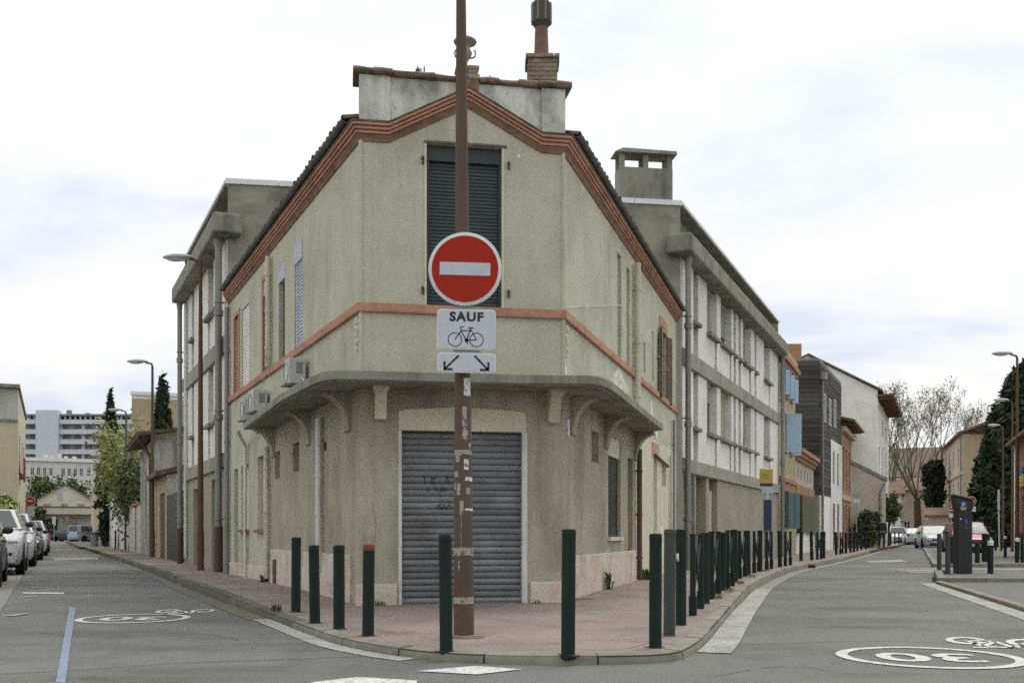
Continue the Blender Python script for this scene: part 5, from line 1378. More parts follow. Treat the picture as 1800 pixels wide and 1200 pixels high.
# houses closing the right-hand view
def simple_house(name, label, px0, px1, Y, zw, zpk, m, mroof, dep=9, wins=(), over=.4, ridge='x', skew=0, cat='house'):
    c_ = Vector(at((px0+px1)/2, Y)); r_ = c_.normalized(); t_ = Vector((r_.y, -r_.x)); hw_ = (px1-px0)/2/FPX*Y*r_.y
    a, b = c_ - t_*hw_, c_ + t_*hw_; Fa = F(a, b); back = -Fa.n*dep
    q = [a, b, b+back, a+back]
    W = [(Fa.L*s0, Fa.L*s1, c, d) for s0, s1, c, d in wins]
    o, Fs = closed_house(name, label, q, zw, m, ops={0: W}, cat=cat)
    for v in W: window(o, Fs[0], *v, .14, white, darkpane, t=.07)
    L = Fa.L
    if ridge == 'x':
        z = zpk
        obj('roof', MB().prism([Fa.pt(-over,over,zw-.05),Fa.pt(L+over,over,zw-.05),Fa.pt(L+over*.5,-dep/2,z),Fa.pt(-over*.5,-dep/2,z)], (0,0,.14)), mroof, o)
        obj('roof', MB().prism([Fa.pt(-over,-dep-over,zw-.05),Fa.pt(L+over,-dep-over,zw-.05),Fa.pt(L+over*.5,-dep/2,z),Fa.pt(-over*.5,-dep/2,z)], (0,0,.14)), mroof, o)
        for u in (0, L): obj('gable_wall', MB().prism([Fa.pt(u,0,zw),Fa.pt(u,-dep,zw),Fa.pt(u,-dep/2,z)], (Fa.d.x*.05,Fa.d.y*.05,0)), m, o)
    elif ridge == 'y':
        gable(o, Fa, dep, zw, zpk, mroof, m, over)
    else:
        obj('roof', MB().prism([(*p, zw) for p in q], (0,0,.25)), mroof, o)
    return o, Fs
simple_house('tiled_house', 'large brown-roofed white house behind the bare plane tree', 1555, 1668, 135, Zp(838,135), Zp(782,135), whiteh, tilebrown, 12, [(.1,.2,3.2,5.2),(.6,.7,3.2,5.2),(.8,.9,3.2,5.2)])
simple_house('pink_house', 'low pinkish house with a sloping tile roof at the street bend', 1576, 1657, 112, Zp(862,112), Zp(838,112), pinkw, tilered, 8, [(.15,.3,.4,2.4)])
simple_house('white_house', 'small white house left of the pink one', 1562, 1584, 100, Zp(868,100), Zp(845,100), whiteh, tilered, 6, [(.3,.6,.3,2.3)])
simple_house('low_tiled_shed', 'low shed with a tile roof beside the street', 1632, 1668, 92, Zp(906,92), Zp(893,92), beigew, tilered, 5, [(.1,.3,.8,1.5),(.5,.8,.8,1.5)])
bb0, bb1 = Vector(at(1659,104)), Vector(at(1692,86)); Bf = F(bb0, bb1)
wb = [(Bf.L*s-.45, Bf.L*s+.45, z, z+1.7) for z in (.8,4.0,7.0) for s in (.12,.34,.56,.8)]
oB, FsB = closed_house('beige_apartment_house', 'three-storey beige house with a bare brown end wall behind the conifer', [bb0, bb1, bb1+Vector((11,4)), bb0+Vector((11,4))], 9.6, [beigew, ochre, beigew, beigew], ops={0: wb})
for o in wb: window(oB, Bf, *o, .14, redd, darkpane)
obj('string_course', MB().fbox(Bf, 0, Bf.L, -.02, .15, 6.1, 6.35), beigew, oB)
obj('roof', MB().prism([Bf.pt(-.3,.4,9.6),Bf.pt(Bf.L+.3,.4,9.6),Bf.pt(Bf.L+.3,-6,12),Bf.pt(-.3,-6,12)], (0,0,.15)), tilered, oB)
pipe(Bf, 0, .2, 9.4, .08, zinc, 'downpipe', 2, .14, oB, Bf.L-.2)
# red brick house at the right edge
r0, r1 = Vector(at(1785,40)), Vector(at(1822,34)); Rf = F(r0, r1)
wr_ = [(.5,1.3,.2,2.4),(2.2,3.2,.8,2.4),(.6,1.4,3.4,4.7)]
oR, FsR = closed_house('red_brick_house', 'red brick house with a pale corner and coloured shop sign at the right edge', [r0, r1, r1+Vector((8,3)), r0+Vector((8,3))], Zp(772,38), [mat('red_brick_wall', (.27,.13,.10), layers=[((.40,.30,.24),4,.5,.65,.6)], bump=.3), beigew, beigew, beigew], ops={0: wr_})
for o in wr_: window(oR, Rf, *o, .14, white, darkpane)
obj('corner_strip', MB().fbox(Rf, -.02, .40, -.02, .05, H0, Zp(778,39)), palew, oR)
obj('shop_sign', MB().fbox(Rf, 1.8, 3.6, .02, .10, 2.75, 3.2), yellow, oR); obj('shop_sign', MB().fbox(Rf, 1.8, 3.6, .02, .11, 3.2, 3.45), blueink, oR)
obj('plinth', MB().fbox(Rf, 0, Rf.L, -.02, .04, H0, .8), pinkw, oR)
obj('roof', MB().prism([Rf.pt(-.2,.35,Zp(780,39)),Rf.pt(Rf.L+.3,.35,Zp(780,39)),Rf.pt(Rf.L+.3,-4,Zp(750,39)),Rf.pt(-.2,-4,Zp(750,39))], (0,0,.12)), tilered, oR)

# ---- left-hand street, right side
j0, j1 = Vector(at(272,37.5)), Vector(at(247,44.4)); Jf = F(j0, j1)
jb = Vector((6.5, 2.2))
oJ, FsJ = closed_house('stained_plaster_house', 'old house with grey streaked plaster and a dark sagging tile eave past the concrete block', [j0, j1, j1+jb, j0+jb], Zp(768,37.5), greyw, ops={0: [(1.5,2.2,.6,3.6),(4,4.7,.6,3.6)]})
for o in [(1.5,2.2,.6,3.6),(4,4.7,.6,3.6)]: window(oJ, Jf, *o, .14, white, darkpane)
zj = Zp(768,37.5); side = F(j0, j0+jb)
obj('gable_wall', MB().prism([side.pt(0,0,zj),side.pt(side.L,0,zj),side.pt(side.L,0,zj+1.1),side.pt(0,0,zj+.15)], (-side.n.x*.1,-side.n.y*.1,0)), cream, oJ)
q = [Jf.pt(-.5,.6,zj+.0), Jf.pt(Jf.L+.3,.6,zj+.0), Jf.pt(Jf.L+.3,-7,zj+1.4), Jf.pt(-.5,-7,zj+1.4)]
obj('roof', MB().prism(q, (0,0,.12)), roofm, oJ)
for k in range(14):
    piece('roof_tile', tme, roofm, oJ, Matrix.Translation(Jf.pt(-.3+k*.5,.65,zj+.08)) @ Matrix.Rotation(math.atan2(-Jf.n.y,-Jf.n.x)-math.pi/2,4,'Z') @ Matrix.Scale(1.9,4))
obj('drain_pipe', MB().tube([Jf.pt(.3,.55,zj-.02),Jf.pt(.5,.12,zj-.7),Jf.pt(.5,.1,.1)], .06, 8), rustpipe, oJ, smooth=True)
# lean-to, brown door and dark gate
g0, g1, g2 = Vector(at(321,29.4)), Vector(at(293,33.6)), Vector(at(271.5,37.2))
Gt = F(g0, g1)
og = thing('yard_gate', 'dark green boarded gate between the concrete block and the streaked house', 'gate', (*((g0+g1)/2),0))
nb = 16
for k in range(nb): obj('plank', MB().fbox(Gt, k*Gt.L/nb+.008, (k+1)*Gt.L/nb-.008, -.05, .0, .1, Zp(866,31.5)), boll2, og)
obj('rail', MB().fbox(Gt, 0, Gt.L, -.12, -.055, 1.8, 1.95).fbox(Gt, 0, Gt.L, -.12, -.055, .4, .55), boll2, og)
Gd = F(g1, g2); zl = Zp(838,35)
ol = thing('lean_to', 'low ochre lean-to with a brown door and a small tiled verge', 'shed', (*((g1+g2)/2),0))
obj('wall', wall(Gd, 0, Gd.L, H0, zl, [(.5,2.2,.05,2.4)], .15), ochre, ol)
obj('door', MB().fbox(Gd, .52, 2.18, -.12, -.06, .08, 2.38), brownd, ol)
obj('wall', MB().prism([(*g1,H0),(g1.x+5,g1.y+1.8,H0),(g1.x+5,g1.y+1.8,zl+1.2),(*g1,zl)], (0,.15,0)), greyw, ol)
obj('roof', MB().prism([(g1.x-.3,g1.y-.25,zl-.05),(g2.x-.3,g2.y-.1,zl-.05),(g2.x+5,g2.y+1.8,zl+1.3),(g1.x+5,g1.y+1.5,zl+1.3)], (0,0,.16)), roofm, ol)
# ochre block far behind
oo, Fo = simple_house('ochre_block', 'flat-roofed ochre building rising behind the streaked house', 232, 345, 72, Zp(702,72), 0, ochre, flash, 12, [], ridge='flat')
obj('parapet', MB().fbox(Fo[0], -.1, Fo[0].L, -.1, .15, Zp(702,72)+.25, Zp(690,72)), flash, oo)
# garden walls and houses further down the left street (right side)
def street_wall(name, label, pxa, Ya, pxb, Yb, h, m, th=.35, cat='wall', top=None):
    a, b = Vector(at(pxa,Ya)), Vector(at(pxb,Yb)); Fa = F(a, b)
    o = thing(name, label, cat, (*((a+b)/2),0))
    obj('wall', MB().fbox(Fa, 0, Fa.L, -th, 0, H0, h), m, o)
    obj('coping', MB().fbox(Fa, -.04, Fa.L+.04, -th-.05, .05, h, h+.1), top or conc, o)
    return o, Fa
street_wall('garden_wall', 'white garden wall under the light green tree', 243, 45.5, 214, 55, 2.3, whiteh)
o_, Fa = street_wall('white_garden_house', 'white wall with a blue door beyond the garden tree', 213.5, 55.3, 195, 63.5, 3.2, whiteh)
obj('door', MB().fbox(Fa, 1.0, 2.1, -.02, .03, .1, 2.4), blue_sh, o_)
street_wall('garden_wall', 'grey pillar wall covered by dark ivy', 194.5, 64, 178, 76, 3.5, greyw)
street_wall('row_house', 'narrow ochre house at the far end of the left street', 177.5, 76.5, 166, 96, 6.0, ochre, 6, 'house', tilered)
street_wall('row_house', 'dull pink house front furthest along the left street', 165.5, 97, 160, 125, 5.4, pinkw, 6, 'house', tilered)
# ---- left side of the left street
k0, k1 = Vector(at(-90,40)), Vector(at(32,41)); Kf = F(k0, k1)
k2 = Vector(at(45,52))
oK, FsK = closed_house('beige_corner_block', 'plain beige two-storey building at the left edge of the picture', [k0, k1, k2, k0+(k2-k1)], Zp(683,41), [mat('pale_yellow_render', (.50,.46,.31), layers=[((.36,.33,.24),(1,1,.5),.5,.75,.4)])]+[beigew]*3, ops={1: [(1.5,2.6,.9,2.3),(1.5,2.6,3.6,5.2),(5,6.2,3.6,5.2),(8,9.2,3.6,5.2),(5,6.2,.9,2.3)]})
for o in [(1.5,2.6,.9,2.3),(1.5,2.6,3.6,5.2),(5,6.2,3.6,5.2),(8,9.2,3.6,5.2),(5,6.2,.9,2.3)]: window(oK, FsK[1], *o, .14, redd, darkpane, sill=redd)
obj('string_course', MB().fbox(FsK[0], 0, FsK[0].L, -.02, .08, Zp(741,41), Zp(738,41)), conc, oK)
obj('upper_wall', MB().fbox(FsK[0], 0, FsK[0].L, -.02, .03, Zp(737,41), Zp(683,41)-.02), mat('light_grey_render', (.46,.46,.42), layers=[((.3,.3,.27),(1,1,.5),.5,.7,.5)]), oK)
flat_roof(oK, [k0, k1, k2, k0+(k2-k1)], Zp(683,41), conc_dark, .14, .35)
for z in (.0,): obj('balcony', MB().fbox(FsK[1], 1.0, 3.0, 0, .22, 3.35, 3.5).fbox(FsK[1], 1.0, 3.0, .16, .22, 3.5, 4.2), redd, oK)
o_, Fa = street_wall('garden_hedge_wall', 'low wall on the left behind the parked cars', 47, 56, 62, 90, 1.6, beigew)
# house with the flat awning closing the left view
cY = 140
oc, Fc_ = simple_house('awning_house', 'cream gabled house with a long flat awning closing the left street', 66, 164, cY, Zp(878,cY), Zp(851,cY), cream, tilebrown, 12, [(.60,.72,.2,2.4)], over=.6, ridge='y')
obj('awning', MB().fbox(Fc_[0], -1, Fc_[0].L+.6, 0, 3.0, Zp(905,cY), Zp(896,cY)), louv, oc)
obj('fascia', MB().fbox(Fc_[0], -1, Fc_[0].L+.6, 3.0, 3.1, Zp(904,cY), Zp(893,cY)), beigew, oc)
obj('fascia_stripe', MB().fbox(Fc_[0], -1, Fc_[0].L+.6, 3.1, 3.14, Zp(893,cY), Zp(890.5,cY)), brownd, oc)
obj('window', MB().fbox(Fc_[0], Fc_[0].L*.36, Fc_[0].L*.44, 0, .06, Zp(878,cY), Zp(862,cY)), bluegrey, oc)
for s in (.02,.40,.50,.93): obj('column', MB().fbox(Fc_[0], Fc_[0].L*s, Fc_[0].L*s+.35, 2.3, 2.65, H0, Zp(905,cY)), conc_dark, oc)
for s in (.12,.42,.72): obj('lettering', MB().fbox(Fc_[0], Fc_[0].L*s, Fc_[0].L*(s+.12), 0, .04, Zp(889,cY), Zp(885,cY)), conc, oc)
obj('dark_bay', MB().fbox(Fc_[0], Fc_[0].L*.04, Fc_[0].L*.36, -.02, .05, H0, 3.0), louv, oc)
# apartment slab
aY = 285
a0, a1 = Vector(at(30,aY)), Vector(at(245,aY)); Af = F(a0, a1); zA1 = Zp(738,aY)
oa = thing('apartment_slab', 'long pale blue-white apartment block with rows of balconies far down the left street', 'building', (*((a0+a1)/2),0))
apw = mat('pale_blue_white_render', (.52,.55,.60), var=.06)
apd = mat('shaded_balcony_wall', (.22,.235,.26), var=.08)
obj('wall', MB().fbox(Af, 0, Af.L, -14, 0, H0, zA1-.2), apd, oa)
nst_ = 11; sh = 2.86
for k in range(nst_):
    z = zA1 - sh*(k+1)
    if z < 0: break
    obj('balcony', MB().fbox(Af, 0, Af.L, .01, 1.5, z+sh-1.25, z+sh-.05), apw, oa)
    obj('floor_slab', MB().fbox(Af, 0, Af.L, .01, 1.56, z-.1, z+.1), apw, oa)
    for q in range(11):
        u = Af.L*(q+.5)/11
        obj('window', MB().fbox(Af, u-1.0, u+.6+.3*(q%2), 0, .12, z+.2, z+1.6), darkpane, oa)
        if q % 2: obj('wall_bay', MB().fbox(Af, u+1.0, u+1.9, 0, .1, z+.1, z+sh-1.25), apw, oa)
ux0, ux1 = Af.upx(69), Af.upx(108)
obj('stair_tower', MB().fbox(Af, ux0, ux1, .02, 2.2, H0, Zp(722,aY)), apw, oa)
obj('roof_slab', MB().fbox(Af, 0, Af.L, -14, 1.2, Zp(731,aY), Zp(728,aY)), apd, oa)
for k in range(24): obj('roof_post', MB().fbox(Af, Af.L*k/24+.3, Af.L*k/24+.8, -.6, .0, zA1-.2, Zp(731,aY)), apw, oa)
for px in (63,89,115,148,180): obj('roof_vent', MB().fbox(Af, Af.upx(px)-.6, Af.upx(px)+.6, -3, -2, Zp(729,aY), Zp(random.choice((719,722,724)),aY)), apd, oa)
# white terrace building in front
tY = 205
ot, Ft = simple_house('terrace_building', 'low white building with roof chimneys in front of the apartment block', 38, 172, tY, Zp(812,tY), 0, mat('white_grey_render', (.55,.55,.53), var=.08), conc, 14, [(s,s+.05,Zp(836,tY),Zp(822,tY)) for s in (.12,.2,.28,.36,.52,.60,.68,.76,.86)], ridge='flat', cat='building')
obj('parapet', MB().fbox(Ft[0], -.3, Ft[0].L+.3, -.2, .5, Zp(811,tY), Zp(805,tY)), whiteh, ot)
for px in (80,92,105,116,131): obj('chimney', MB().fbox(Ft[0], Ft[0].upx(px)-.4, Ft[0].upx(px)+.4, -3, -2, Zp(812,tY), Zp(random.choice((796,798,800)),tY)), whiteh, ot)
# ------------------------------------------------------------------ street lamps
LOCAL[0] = True
lampgrey = mat('lamp_head_grey', (.36,.37,.37), rough=.5, bump=0); greenpost = mat('green_post', (.06,.10,.06), rough=.6, bump=0)
lens = mat('lamp_glass', (.55,.56,.55), rough=.2, bump=0)
def street_lamp(x, y, h, yaw, m, label, z=.1):
    """head stretches along local +x"""
    o = thing('street_lamp', label, 'street lamp', (x,y,z), 'street lamps')
    p = obj('pole', MB().tube([(0,0,-.05),(0,0,1.0),(0,0,3.5),(0,0,h-.12)], [.085,.075,.062,.042], 12), m, o, smooth=True)
    obj('door', MB().tube([(0,0,.35),(0,0,.95)], .088, 12), m, p, smooth=True)
    obj('arm', MB().tube([(0,0,h-.14),(.03,0,h-.03),(.14,0,h+.0),(.26,0,h+.02)], [.045,.04,.035,.03], 8), m, o, smooth=True)
    hd = MB().ball((.55,0,h+.06), (.40,.15,.085), 16, 8)
    hd.v = [(v[0], v[1], max(v[2], h+.035)) for v in hd.v]
    obj('head', hd, lampgrey, o, smooth=True)
    ln = MB().ball((.60,0,h+.04), (.27,.11,.075), 14, 7); ln.v = [(v[0], v[1], min(v[2], h+.036)) for v in ln.v]
    obj('lens', ln, lens, o, smooth=True)
    o.rotation_euler = (0,0,yaw); return o
def lampat(px, Y, h, yaw, m, label): x, y = at(px, Y); return street_lamp(x, y, h, yaw, m, label)
YL = math.atan2(-.42,-.907)
lampat(352.5, 23.6, Zp(457,23.6)-.1, R(180), pole_m, 'nearest street lamp on the left street, on a brown post before the concrete block').scale = (.95,.95,1)
lampat(268, 36.5, Zp(638,36.5)-.1, R(180), pole_m, 'brown street lamp standing before the streaked plaster house')
lampat(221.5, 52, Zp(722,52)-.1, R(180), greenpost, 'green street lamp among the light green foliage on the left')
lampat(193, 67, Zp(766,67)-.1, R(180), greenpost, 'street lamp before the dark ivy, third beyond the streaked house')
lampat(178, 83, Zp(801,83)-.1, R(180), lampgrey, 'small far street lamp left of the dark ivy')
lampat(170, 100, Zp(822,100)-.1, R(180), lampgrey, 'tiny street lamp, second from the end of the left row')
lampat(164, 115, Zp(833,115)-.1, R(180), lampgrey, 'tiny street lamp at the very end of the left row')
lampat(1788, 36.5, Zp(624,36.5)-.1, R(180), pole_m, 'tall brown street lamp at the right edge, nearest on the right side')
lampat(1779.5, 49, Zp(705,49)-.1, R(180), pole_m, 'second street lamp on the right side, before the dark conifer')
lampat(1763, 60.6, Zp(749,60.6)-.1, R(180), pole_m, 'third and lowest street lamp on the right side, before the dark conifer')
# ------------------------------------------------------------------ far road signs
def road_sign(px, py, Y, rpx, label, plates=1, red=True, white_post=False):
    x, y = at(px, Y); z = Zp(py, Y); r = rpx/FPX*Y
    o = thing('no_entry_sign' if red else 'round_sign', label, 'road sign', (x,y,.1), 'distant no-entry signs' if red else None)
    zz_ = z - .1
    obj('post', MB().tube([(0,.03,0),(0,.03,zz_+r)], .03, 8), signback, o, smooth=True)
    obj('face', MB().lathe([(r,-.01),(r,.01)], (0,0,zz_), 24, 'y'), signred if red else signback, o)
    obj('rim', MB().lathe([(r*1.1,.0),(r*1.1,.015)], (0,.006,zz_), 24, 'y'), signedge if red else signback, o)
    if red: obj('bar', MB().box(-r*.68,r*.68,-.016,-.0105,zz_-r*.18,zz_+r*.18), signwhite, o)
    for k in range(plates):
        obj('plate', MB().box(-r*.95,r*.95,-.01,.01,zz_-r*1.2-(k+1)*r*1.25,zz_-r*1.25-k*r*1.25), signwhite, o)
    return o
road_sign(53.5, 880, 52, 7.2, 'red no-entry sign with two white plates beyond the parked cars on the left', 2)
road_sign(207, 889, 58, 6.8, 'red no-entry sign before the white garden wall on the left street')
road_sign(238, 886, 46, 5.5, 'red round sign half hidden by the streaked house on the left street', 0)
road_sign(1708, 880, 50, 7.6, 'red no-entry sign rising behind the parking meter on its right')
road_sign(1673, 896, 66, 5.2, 'small red no-entry sign left of the parking meter')
road_sign(1506, 870, 57, 5.5, 'brown-backed round sign before the orange brick house', 1, False)
x, y = at(1757, 42)
o = thing('street_sign_post', 'thin white post with a leaning plate before the conifer', 'sign post', (x,y,.1))
obj('post', MB().tube([(0,0,0),(-.05,0,2.7)], .035, 8), whitepipe, o); obj('plate', MB().box(-.10,.0,-.04,-.02,1.9,2.75), signwhite, o)
x, y = at(95, 120); o = thing('street_sign_post', 'small white plate on a thin post before the awning house', 'sign post', (x,y,.1))
obj('post', MB().tube([(0,0,0),(0,0,2.9)], .05, 6), signback, o); obj('plate', MB().box(-.2,.2,-.04,-.02,1.9,2.9), signwhite, o)
# ------------------------------------------------------------------ cars
tyre = mat('tyre', (.016,.016,.016), rough=.8, bump=0); rimm = mat('wheel_rim', (.32,.33,.34), rough=.35, metal=.6, bump=0)
carglass = mat('car_glass', (.035,.042,.048), rough=.06, var=.05, grain=0, bump=0, spec=.8)
plast = mat('black_plastic', (.02,.02,.021), rough=.5, bump=0); lamp = mat('headlight', (.55,.57,.58), rough=.1, bump=0); tail = mat('tail_light', (.32,.02,.015), rough=.2, bump=0)
def paint(name, c, rough=.25): return mat(name, c, rough=rough, var=.03, grain=0, bump=0, spec=.55)
pw = paint('white_car_paint', (.60,.61,.60)); pdk = paint('dark_grey_car_paint', (.035,.037,.04)); psl = paint('silver_car_paint', (.36,.39,.42)); pred = paint('red_car_paint', (.26,.025,.03)); pbl = paint('pale_blue_car_paint', (.30,.38,.44))
def car(label, x, y, yaw, p, L=4.3, W=1.8, H=1.5, suv=0.0, van=False, z=.01, name='parked_car', rear_lights=True):
    """front towards local -y"""
    o = thing(name, label, 'van' if van else 'car', (x,y,z), 'cars parked or waiting along the streets')
    hw = W/2; zb = .95+suv*.16; gl = .17+suv*.07
    st = [(-L/2,.42,.55,.72),(-L/2+.05,gl+.06,.70+suv*.12,.86),(-L/2+.28,gl,.80+suv*.14,.95),(-L/2+.75,gl,.90+suv*.14,.99),(-L/2+1.15,gl,zb,1.0),(0,gl,zb+.02,1.0),(L/2-.9,gl,zb+.05,1.0),(L/2-.3,gl,zb+.06,.97),(L/2-.06,gl+.08,zb+.02,.90),(L/2,.45,zb-.25,.82)]
    rings = []
    for (yy, zl, zt, f) in st:
        w = hw*f
        half = [(w*.0,zt+.02),(w*.62,zt+.012),(w*.88,zt-.02),(w*.975,zt-.10),(w,zl+(zt-zl)*.50),(w*.985,zl+.12),(w*.90,zl),(0,zl)]
        rings.append([(a,yy,b) for a,b in half] + [(-a,yy,b) for a,b in half[-2:0:-1]])
    k = len(rings[0]); n = len(rings)
    b = MB().add([v for r in rings for v in r], [(i*k+j, i*k+(j+1)%k, (i+1)*k+(j+1)%k, (i+1)*k+j) for i in range(n-1) for j in range(k)] + [tuple(range(k)), tuple(range((n-1)*k, n*k))])
    body = obj('body', b, p, o, smooth=True)
    y0 = -L/2 + (.55 if van else 1.05); y1 = y0 + (.55 if van else .72); y2 = L/2 - (.15 if van else (.55+.25*(1-suv))); y3 = L/2 - .07
    zr = H; zb2 = zb-.01
    base = [(-hw*.93,y0,zb2),(hw*.93,y0,zb2),(hw*.95,y3,zb2+.05),(-hw*.95,y3,zb2+.05)]
    top = [(-hw*.72,y1,zr-.035),(hw*.72,y1,zr-.035),(hw*.74,y2,zr-.03),(-hw*.74,y2,zr-.03)]
    ym = (y1+y2)/2
    c = MB().add(base + top + [(-hw*.74,ym,zr),(hw*.74,ym,zr)], [(0,1,5,4),(1,2,6,9,5),(2,3,7,6),(3,0,4,8,7),(4,5,9,8),(8,9,6,7)])
    obj('roof', c, p, o, bevel=.04)
    def lerp(a, b_, t): return Vector(a).lerp(Vector(b_), t)
    def pane(q0, q1, q2, q3, t0, t1, s0, s1, off, nm):   # q0-q1 bottom, q3-q2 top
        def P_(s, t): return lerp(lerp(q0,q1,s), lerp(q3,q2,s), t) + Vector(off)
        ov = Vector(off)*-1.5
        obj(nm, MB().prism([P_(s0,t0), P_(s1,t0), P_(s1-.02,t1), P_(s0+.02,t1)], ov), carglass, o)
    pane(base[0], base[1], top[1], top[0], .08, .94, .05, .95, (0,-.012,.010), 'windscreen')
    pane(base[3], base[2], top[2], top[3], .10, .90, .07, .93, (0,.012,.008), 'rear_window')
    for s in (0, 1):
        bq = (base[1], base[2], top[2], top[1]) if s else (base[0], base[3], top[3], top[0]); off = (.010 if s else -.010, 0, .003)
        pane(*bq, .10, .90, .09, .48, off, 'side_window'); pane(*bq, .10, .90, .51, .90, off, 'side_window')
    wr = .32+.04*suv
    for sx in (-1, 1):
        for wy in (-L/2+.82, L/2-.80):
            t = obj('wheel', MB().lathe([(wr*.6,-.10),(wr*.93,-.105),(wr,-.07),(wr,.07),(wr*.93,.105),(wr*.6,.10)], (sx*(hw-.10),wy,wr), 18, 'x'), tyre, o, smooth=True)
            obj('rim', MB().lathe([(wr*.62,-.01),(wr*.60,.012),(wr*.2,.02)], (sx*(hw-.015)-.005,wy,wr), 14, 'x'), rimm, t)
            obj('wheel_arch', MB().lathe([(wr*1.17,-.02),(wr*1.17,.006),(wr*1.03,.008),(wr*1.03,-.02)], (sx*(hw-.008),wy,wr+.01), 18, 'x'), plast, o)
        obj('mirror', MB().ball((sx*(hw+.09),y0+.42,zb+.10), (.10,.06,.075), 8, 5), plast, o, smooth=True)
        obj('headlight', MB().ball((sx*hw*.66,-L/2+.12,.67+suv*.13), (.20,.12,.075), 10, 6), lamp, o, smooth=True)
        obj('tail_light', MB().box(sx*hw*.80-.09,sx*hw*.80+.09,L/2-.10,L/2+.004,zb-.22,zb+.0), tail, o, bevel=.02)
        for hy in (-.25, .75): obj('handle', MB().box(sx*hw-.012,sx*hw+.012,hy,hy+.18,zb-.13,zb-.10), plast, o)
    obj('grille', MB().box(-hw*.42,hw*.42,-L/2-.002,-L/2+.12,.50+suv*.12,.62+suv*.14), plast, o, bevel=.02)
    obj('bumper_intake', MB().box(-hw*.6,hw*.6,-L/2-.012,-L/2+.2,.24+suv*.05,.38+suv*.06), plast, o, bevel=.02)
    obj('number_plate', MB().box(-.26,.26,-L/2-.020,-L/2+.05,.40+suv*.05,.50+suv*.05), signwhite, o)
    obj('number_plate', MB().box(-.26,.26,L/2-.03,L/2+.014,.62,.73), signwhite, o)
    o.rotation_euler = (0,0,yaw); return o
yl = math.atan2(.42,.907)                # heading of the left street
def parked(pxr, Y, p, lab, **k):         # right front corner (seen from the camera) at column pxr
    W, L = k.get('W',1.8), k.get('L',4.3); x, y = at(pxr, Y)
    d = Vector((-.42,.907)); r = Vector((.907,.42)); c = Vector((x,y)) - r*(W/2) + d*(L/2)
    return car(lab, c.x, c.y, yl, p, **k)
parked(-2, 17.6, pdk, 'dark car cut off by the left edge of the picture', H=1.5)
parked(42, 23.6, pw, 'white sport utility car with a black grille, second of the parked row', suv=1, H=1.62, W=1.88, L=4.5)
parked(62, 29.3, psl, 'grey car with a white roof parked behind the white sport utility car', suv=.5, H=1.62)
parked(75, 36.5, pdk, 'dark car in the parked row, fourth from the left edge', H=1.48)
parked(84, 43.5, psl, 'silver car last but one in the parked row on the left', suv=.4, H=1.58)
parked(87.5, 51, pred, 'dark red car at the far end of the parked row', H=1.46)
x, y = at(122, 124); car('dark grey car crossing the far end of the left street', x, y, R(90), pdk, H=1.42, name='car')
x, y = at(153, 112); car('pale blue van at the far end of the left street', x, y, R(160), pbl, H=1.9, van=True, suv=1, name='van')
def facing(px, Y, p, lab, yaw, **k): x, y = at(px, Y); return car(lab, x, y, yaw, p, **k)
facing(1699, 47.5, pred, 'dark red car behind the parking meter with its front to the camera', R(-16), H=1.55, W=1.78)
facing(1640, 66, psl, 'silver car driving at the bend of the right-hand street', R(-14), H=1.5, name='car')
facing(1606, 88, psl, 'grey car parked beyond the person at the right-hand bend', R(180-14), H=1.46)
facing(1577, 92, pw, 'white car parked furthest left beyond the bushes on the right-hand street', R(-14), H=1.6)
facing(1594, 100, pw, 'small white car between two others in the far right-hand street', R(-14), H=1.5)
# rubbish bin on the left pavement
x, y = at(166, 66); o = thing('litter_bin', 'grey litter bin on the left-hand street pavement', 'litter bin', (x,y,.1))
obj('body', MB().lathe([(.22,0),(.27,.75),(.28,.85)], (0,0,0), 14), signback, o, smooth=True); obj('lid', MB().lathe([(.30,.85),(.29,.93),(.1,1.0)], (0,0,0), 14), plast, o, smooth=True)
for px, Y in ((185,63),(203,57)):
    x, y = at(px,Y); o = thing('marker_post', 'thin dark post on the pavement of the left street, ' + ('farther one' if px == 185 else 'nearer one'), 'post', (x,y,.1))
    obj('shaft', MB().tube([(0,0,0),(0,0,1.0)], .05, 8), boll, o); obj('cap', MB().lathe([(.06,1.0),(.055,1.04),(.01,1.06)], (0,0,0), 8), boll, o)
# ------------------------------------------------------------------ the walker
def skin_body(verts, edges, radii, name):
    me = bpy.data.meshes.new(name); me.from_pydata(verts, edges, []); ob = bpy.data.objects.new(name, me); COL.objects.link(ob)
    md = ob.modifiers.new('skin', 'SKIN'); ss = ob.modifiers.new('sub', 'SUBSURF'); ss.levels = 2; ss.render_levels = 2
    for i, r in enumerate(radii):
        me.skin_vertices[0].data[i].radius = r if hasattr(r, '__len__') else (r, r)
    me.skin_vertices[0].data[0].use_root = True
    dg = bpy.context.evaluated_depsgraph_get(); dg.update()
    out = bpy.data.meshes.new_from_object(ob.evaluated_get(dg)); bpy.data.objects.remove(ob)
    out.polygons.foreach_set('use_smooth', [True]*len(out.polygons)); return out
wx, wy = at(1550, 58)
pp = thing('person', 'person in a dark jacket and dark trousers walking along the right-hand pavement', 'person', (wx,wy,hpave(wy)))
bv = [(0,0,.93),(0,0,1.15),(0,.0,1.40),(0,0,1.50),(0,-.01,1.58),(0,-.02,1.68),(.10,0,.88),(.11,-.10,.50),(.11,.02,.08),(.11,-.10,.04),(-.10,0,.88),(-.11,.06,.50),(-.11,.22,.10),(-.11,.12,.04),
      (.19,0,1.42),(.25,.05,1.14),(.25,-.05,.90),(.25,-.08,.82),(-.19,0,1.42),(-.25,.04,1.14),(-.25,-.04,.90),(-.25,-.07,.82)]
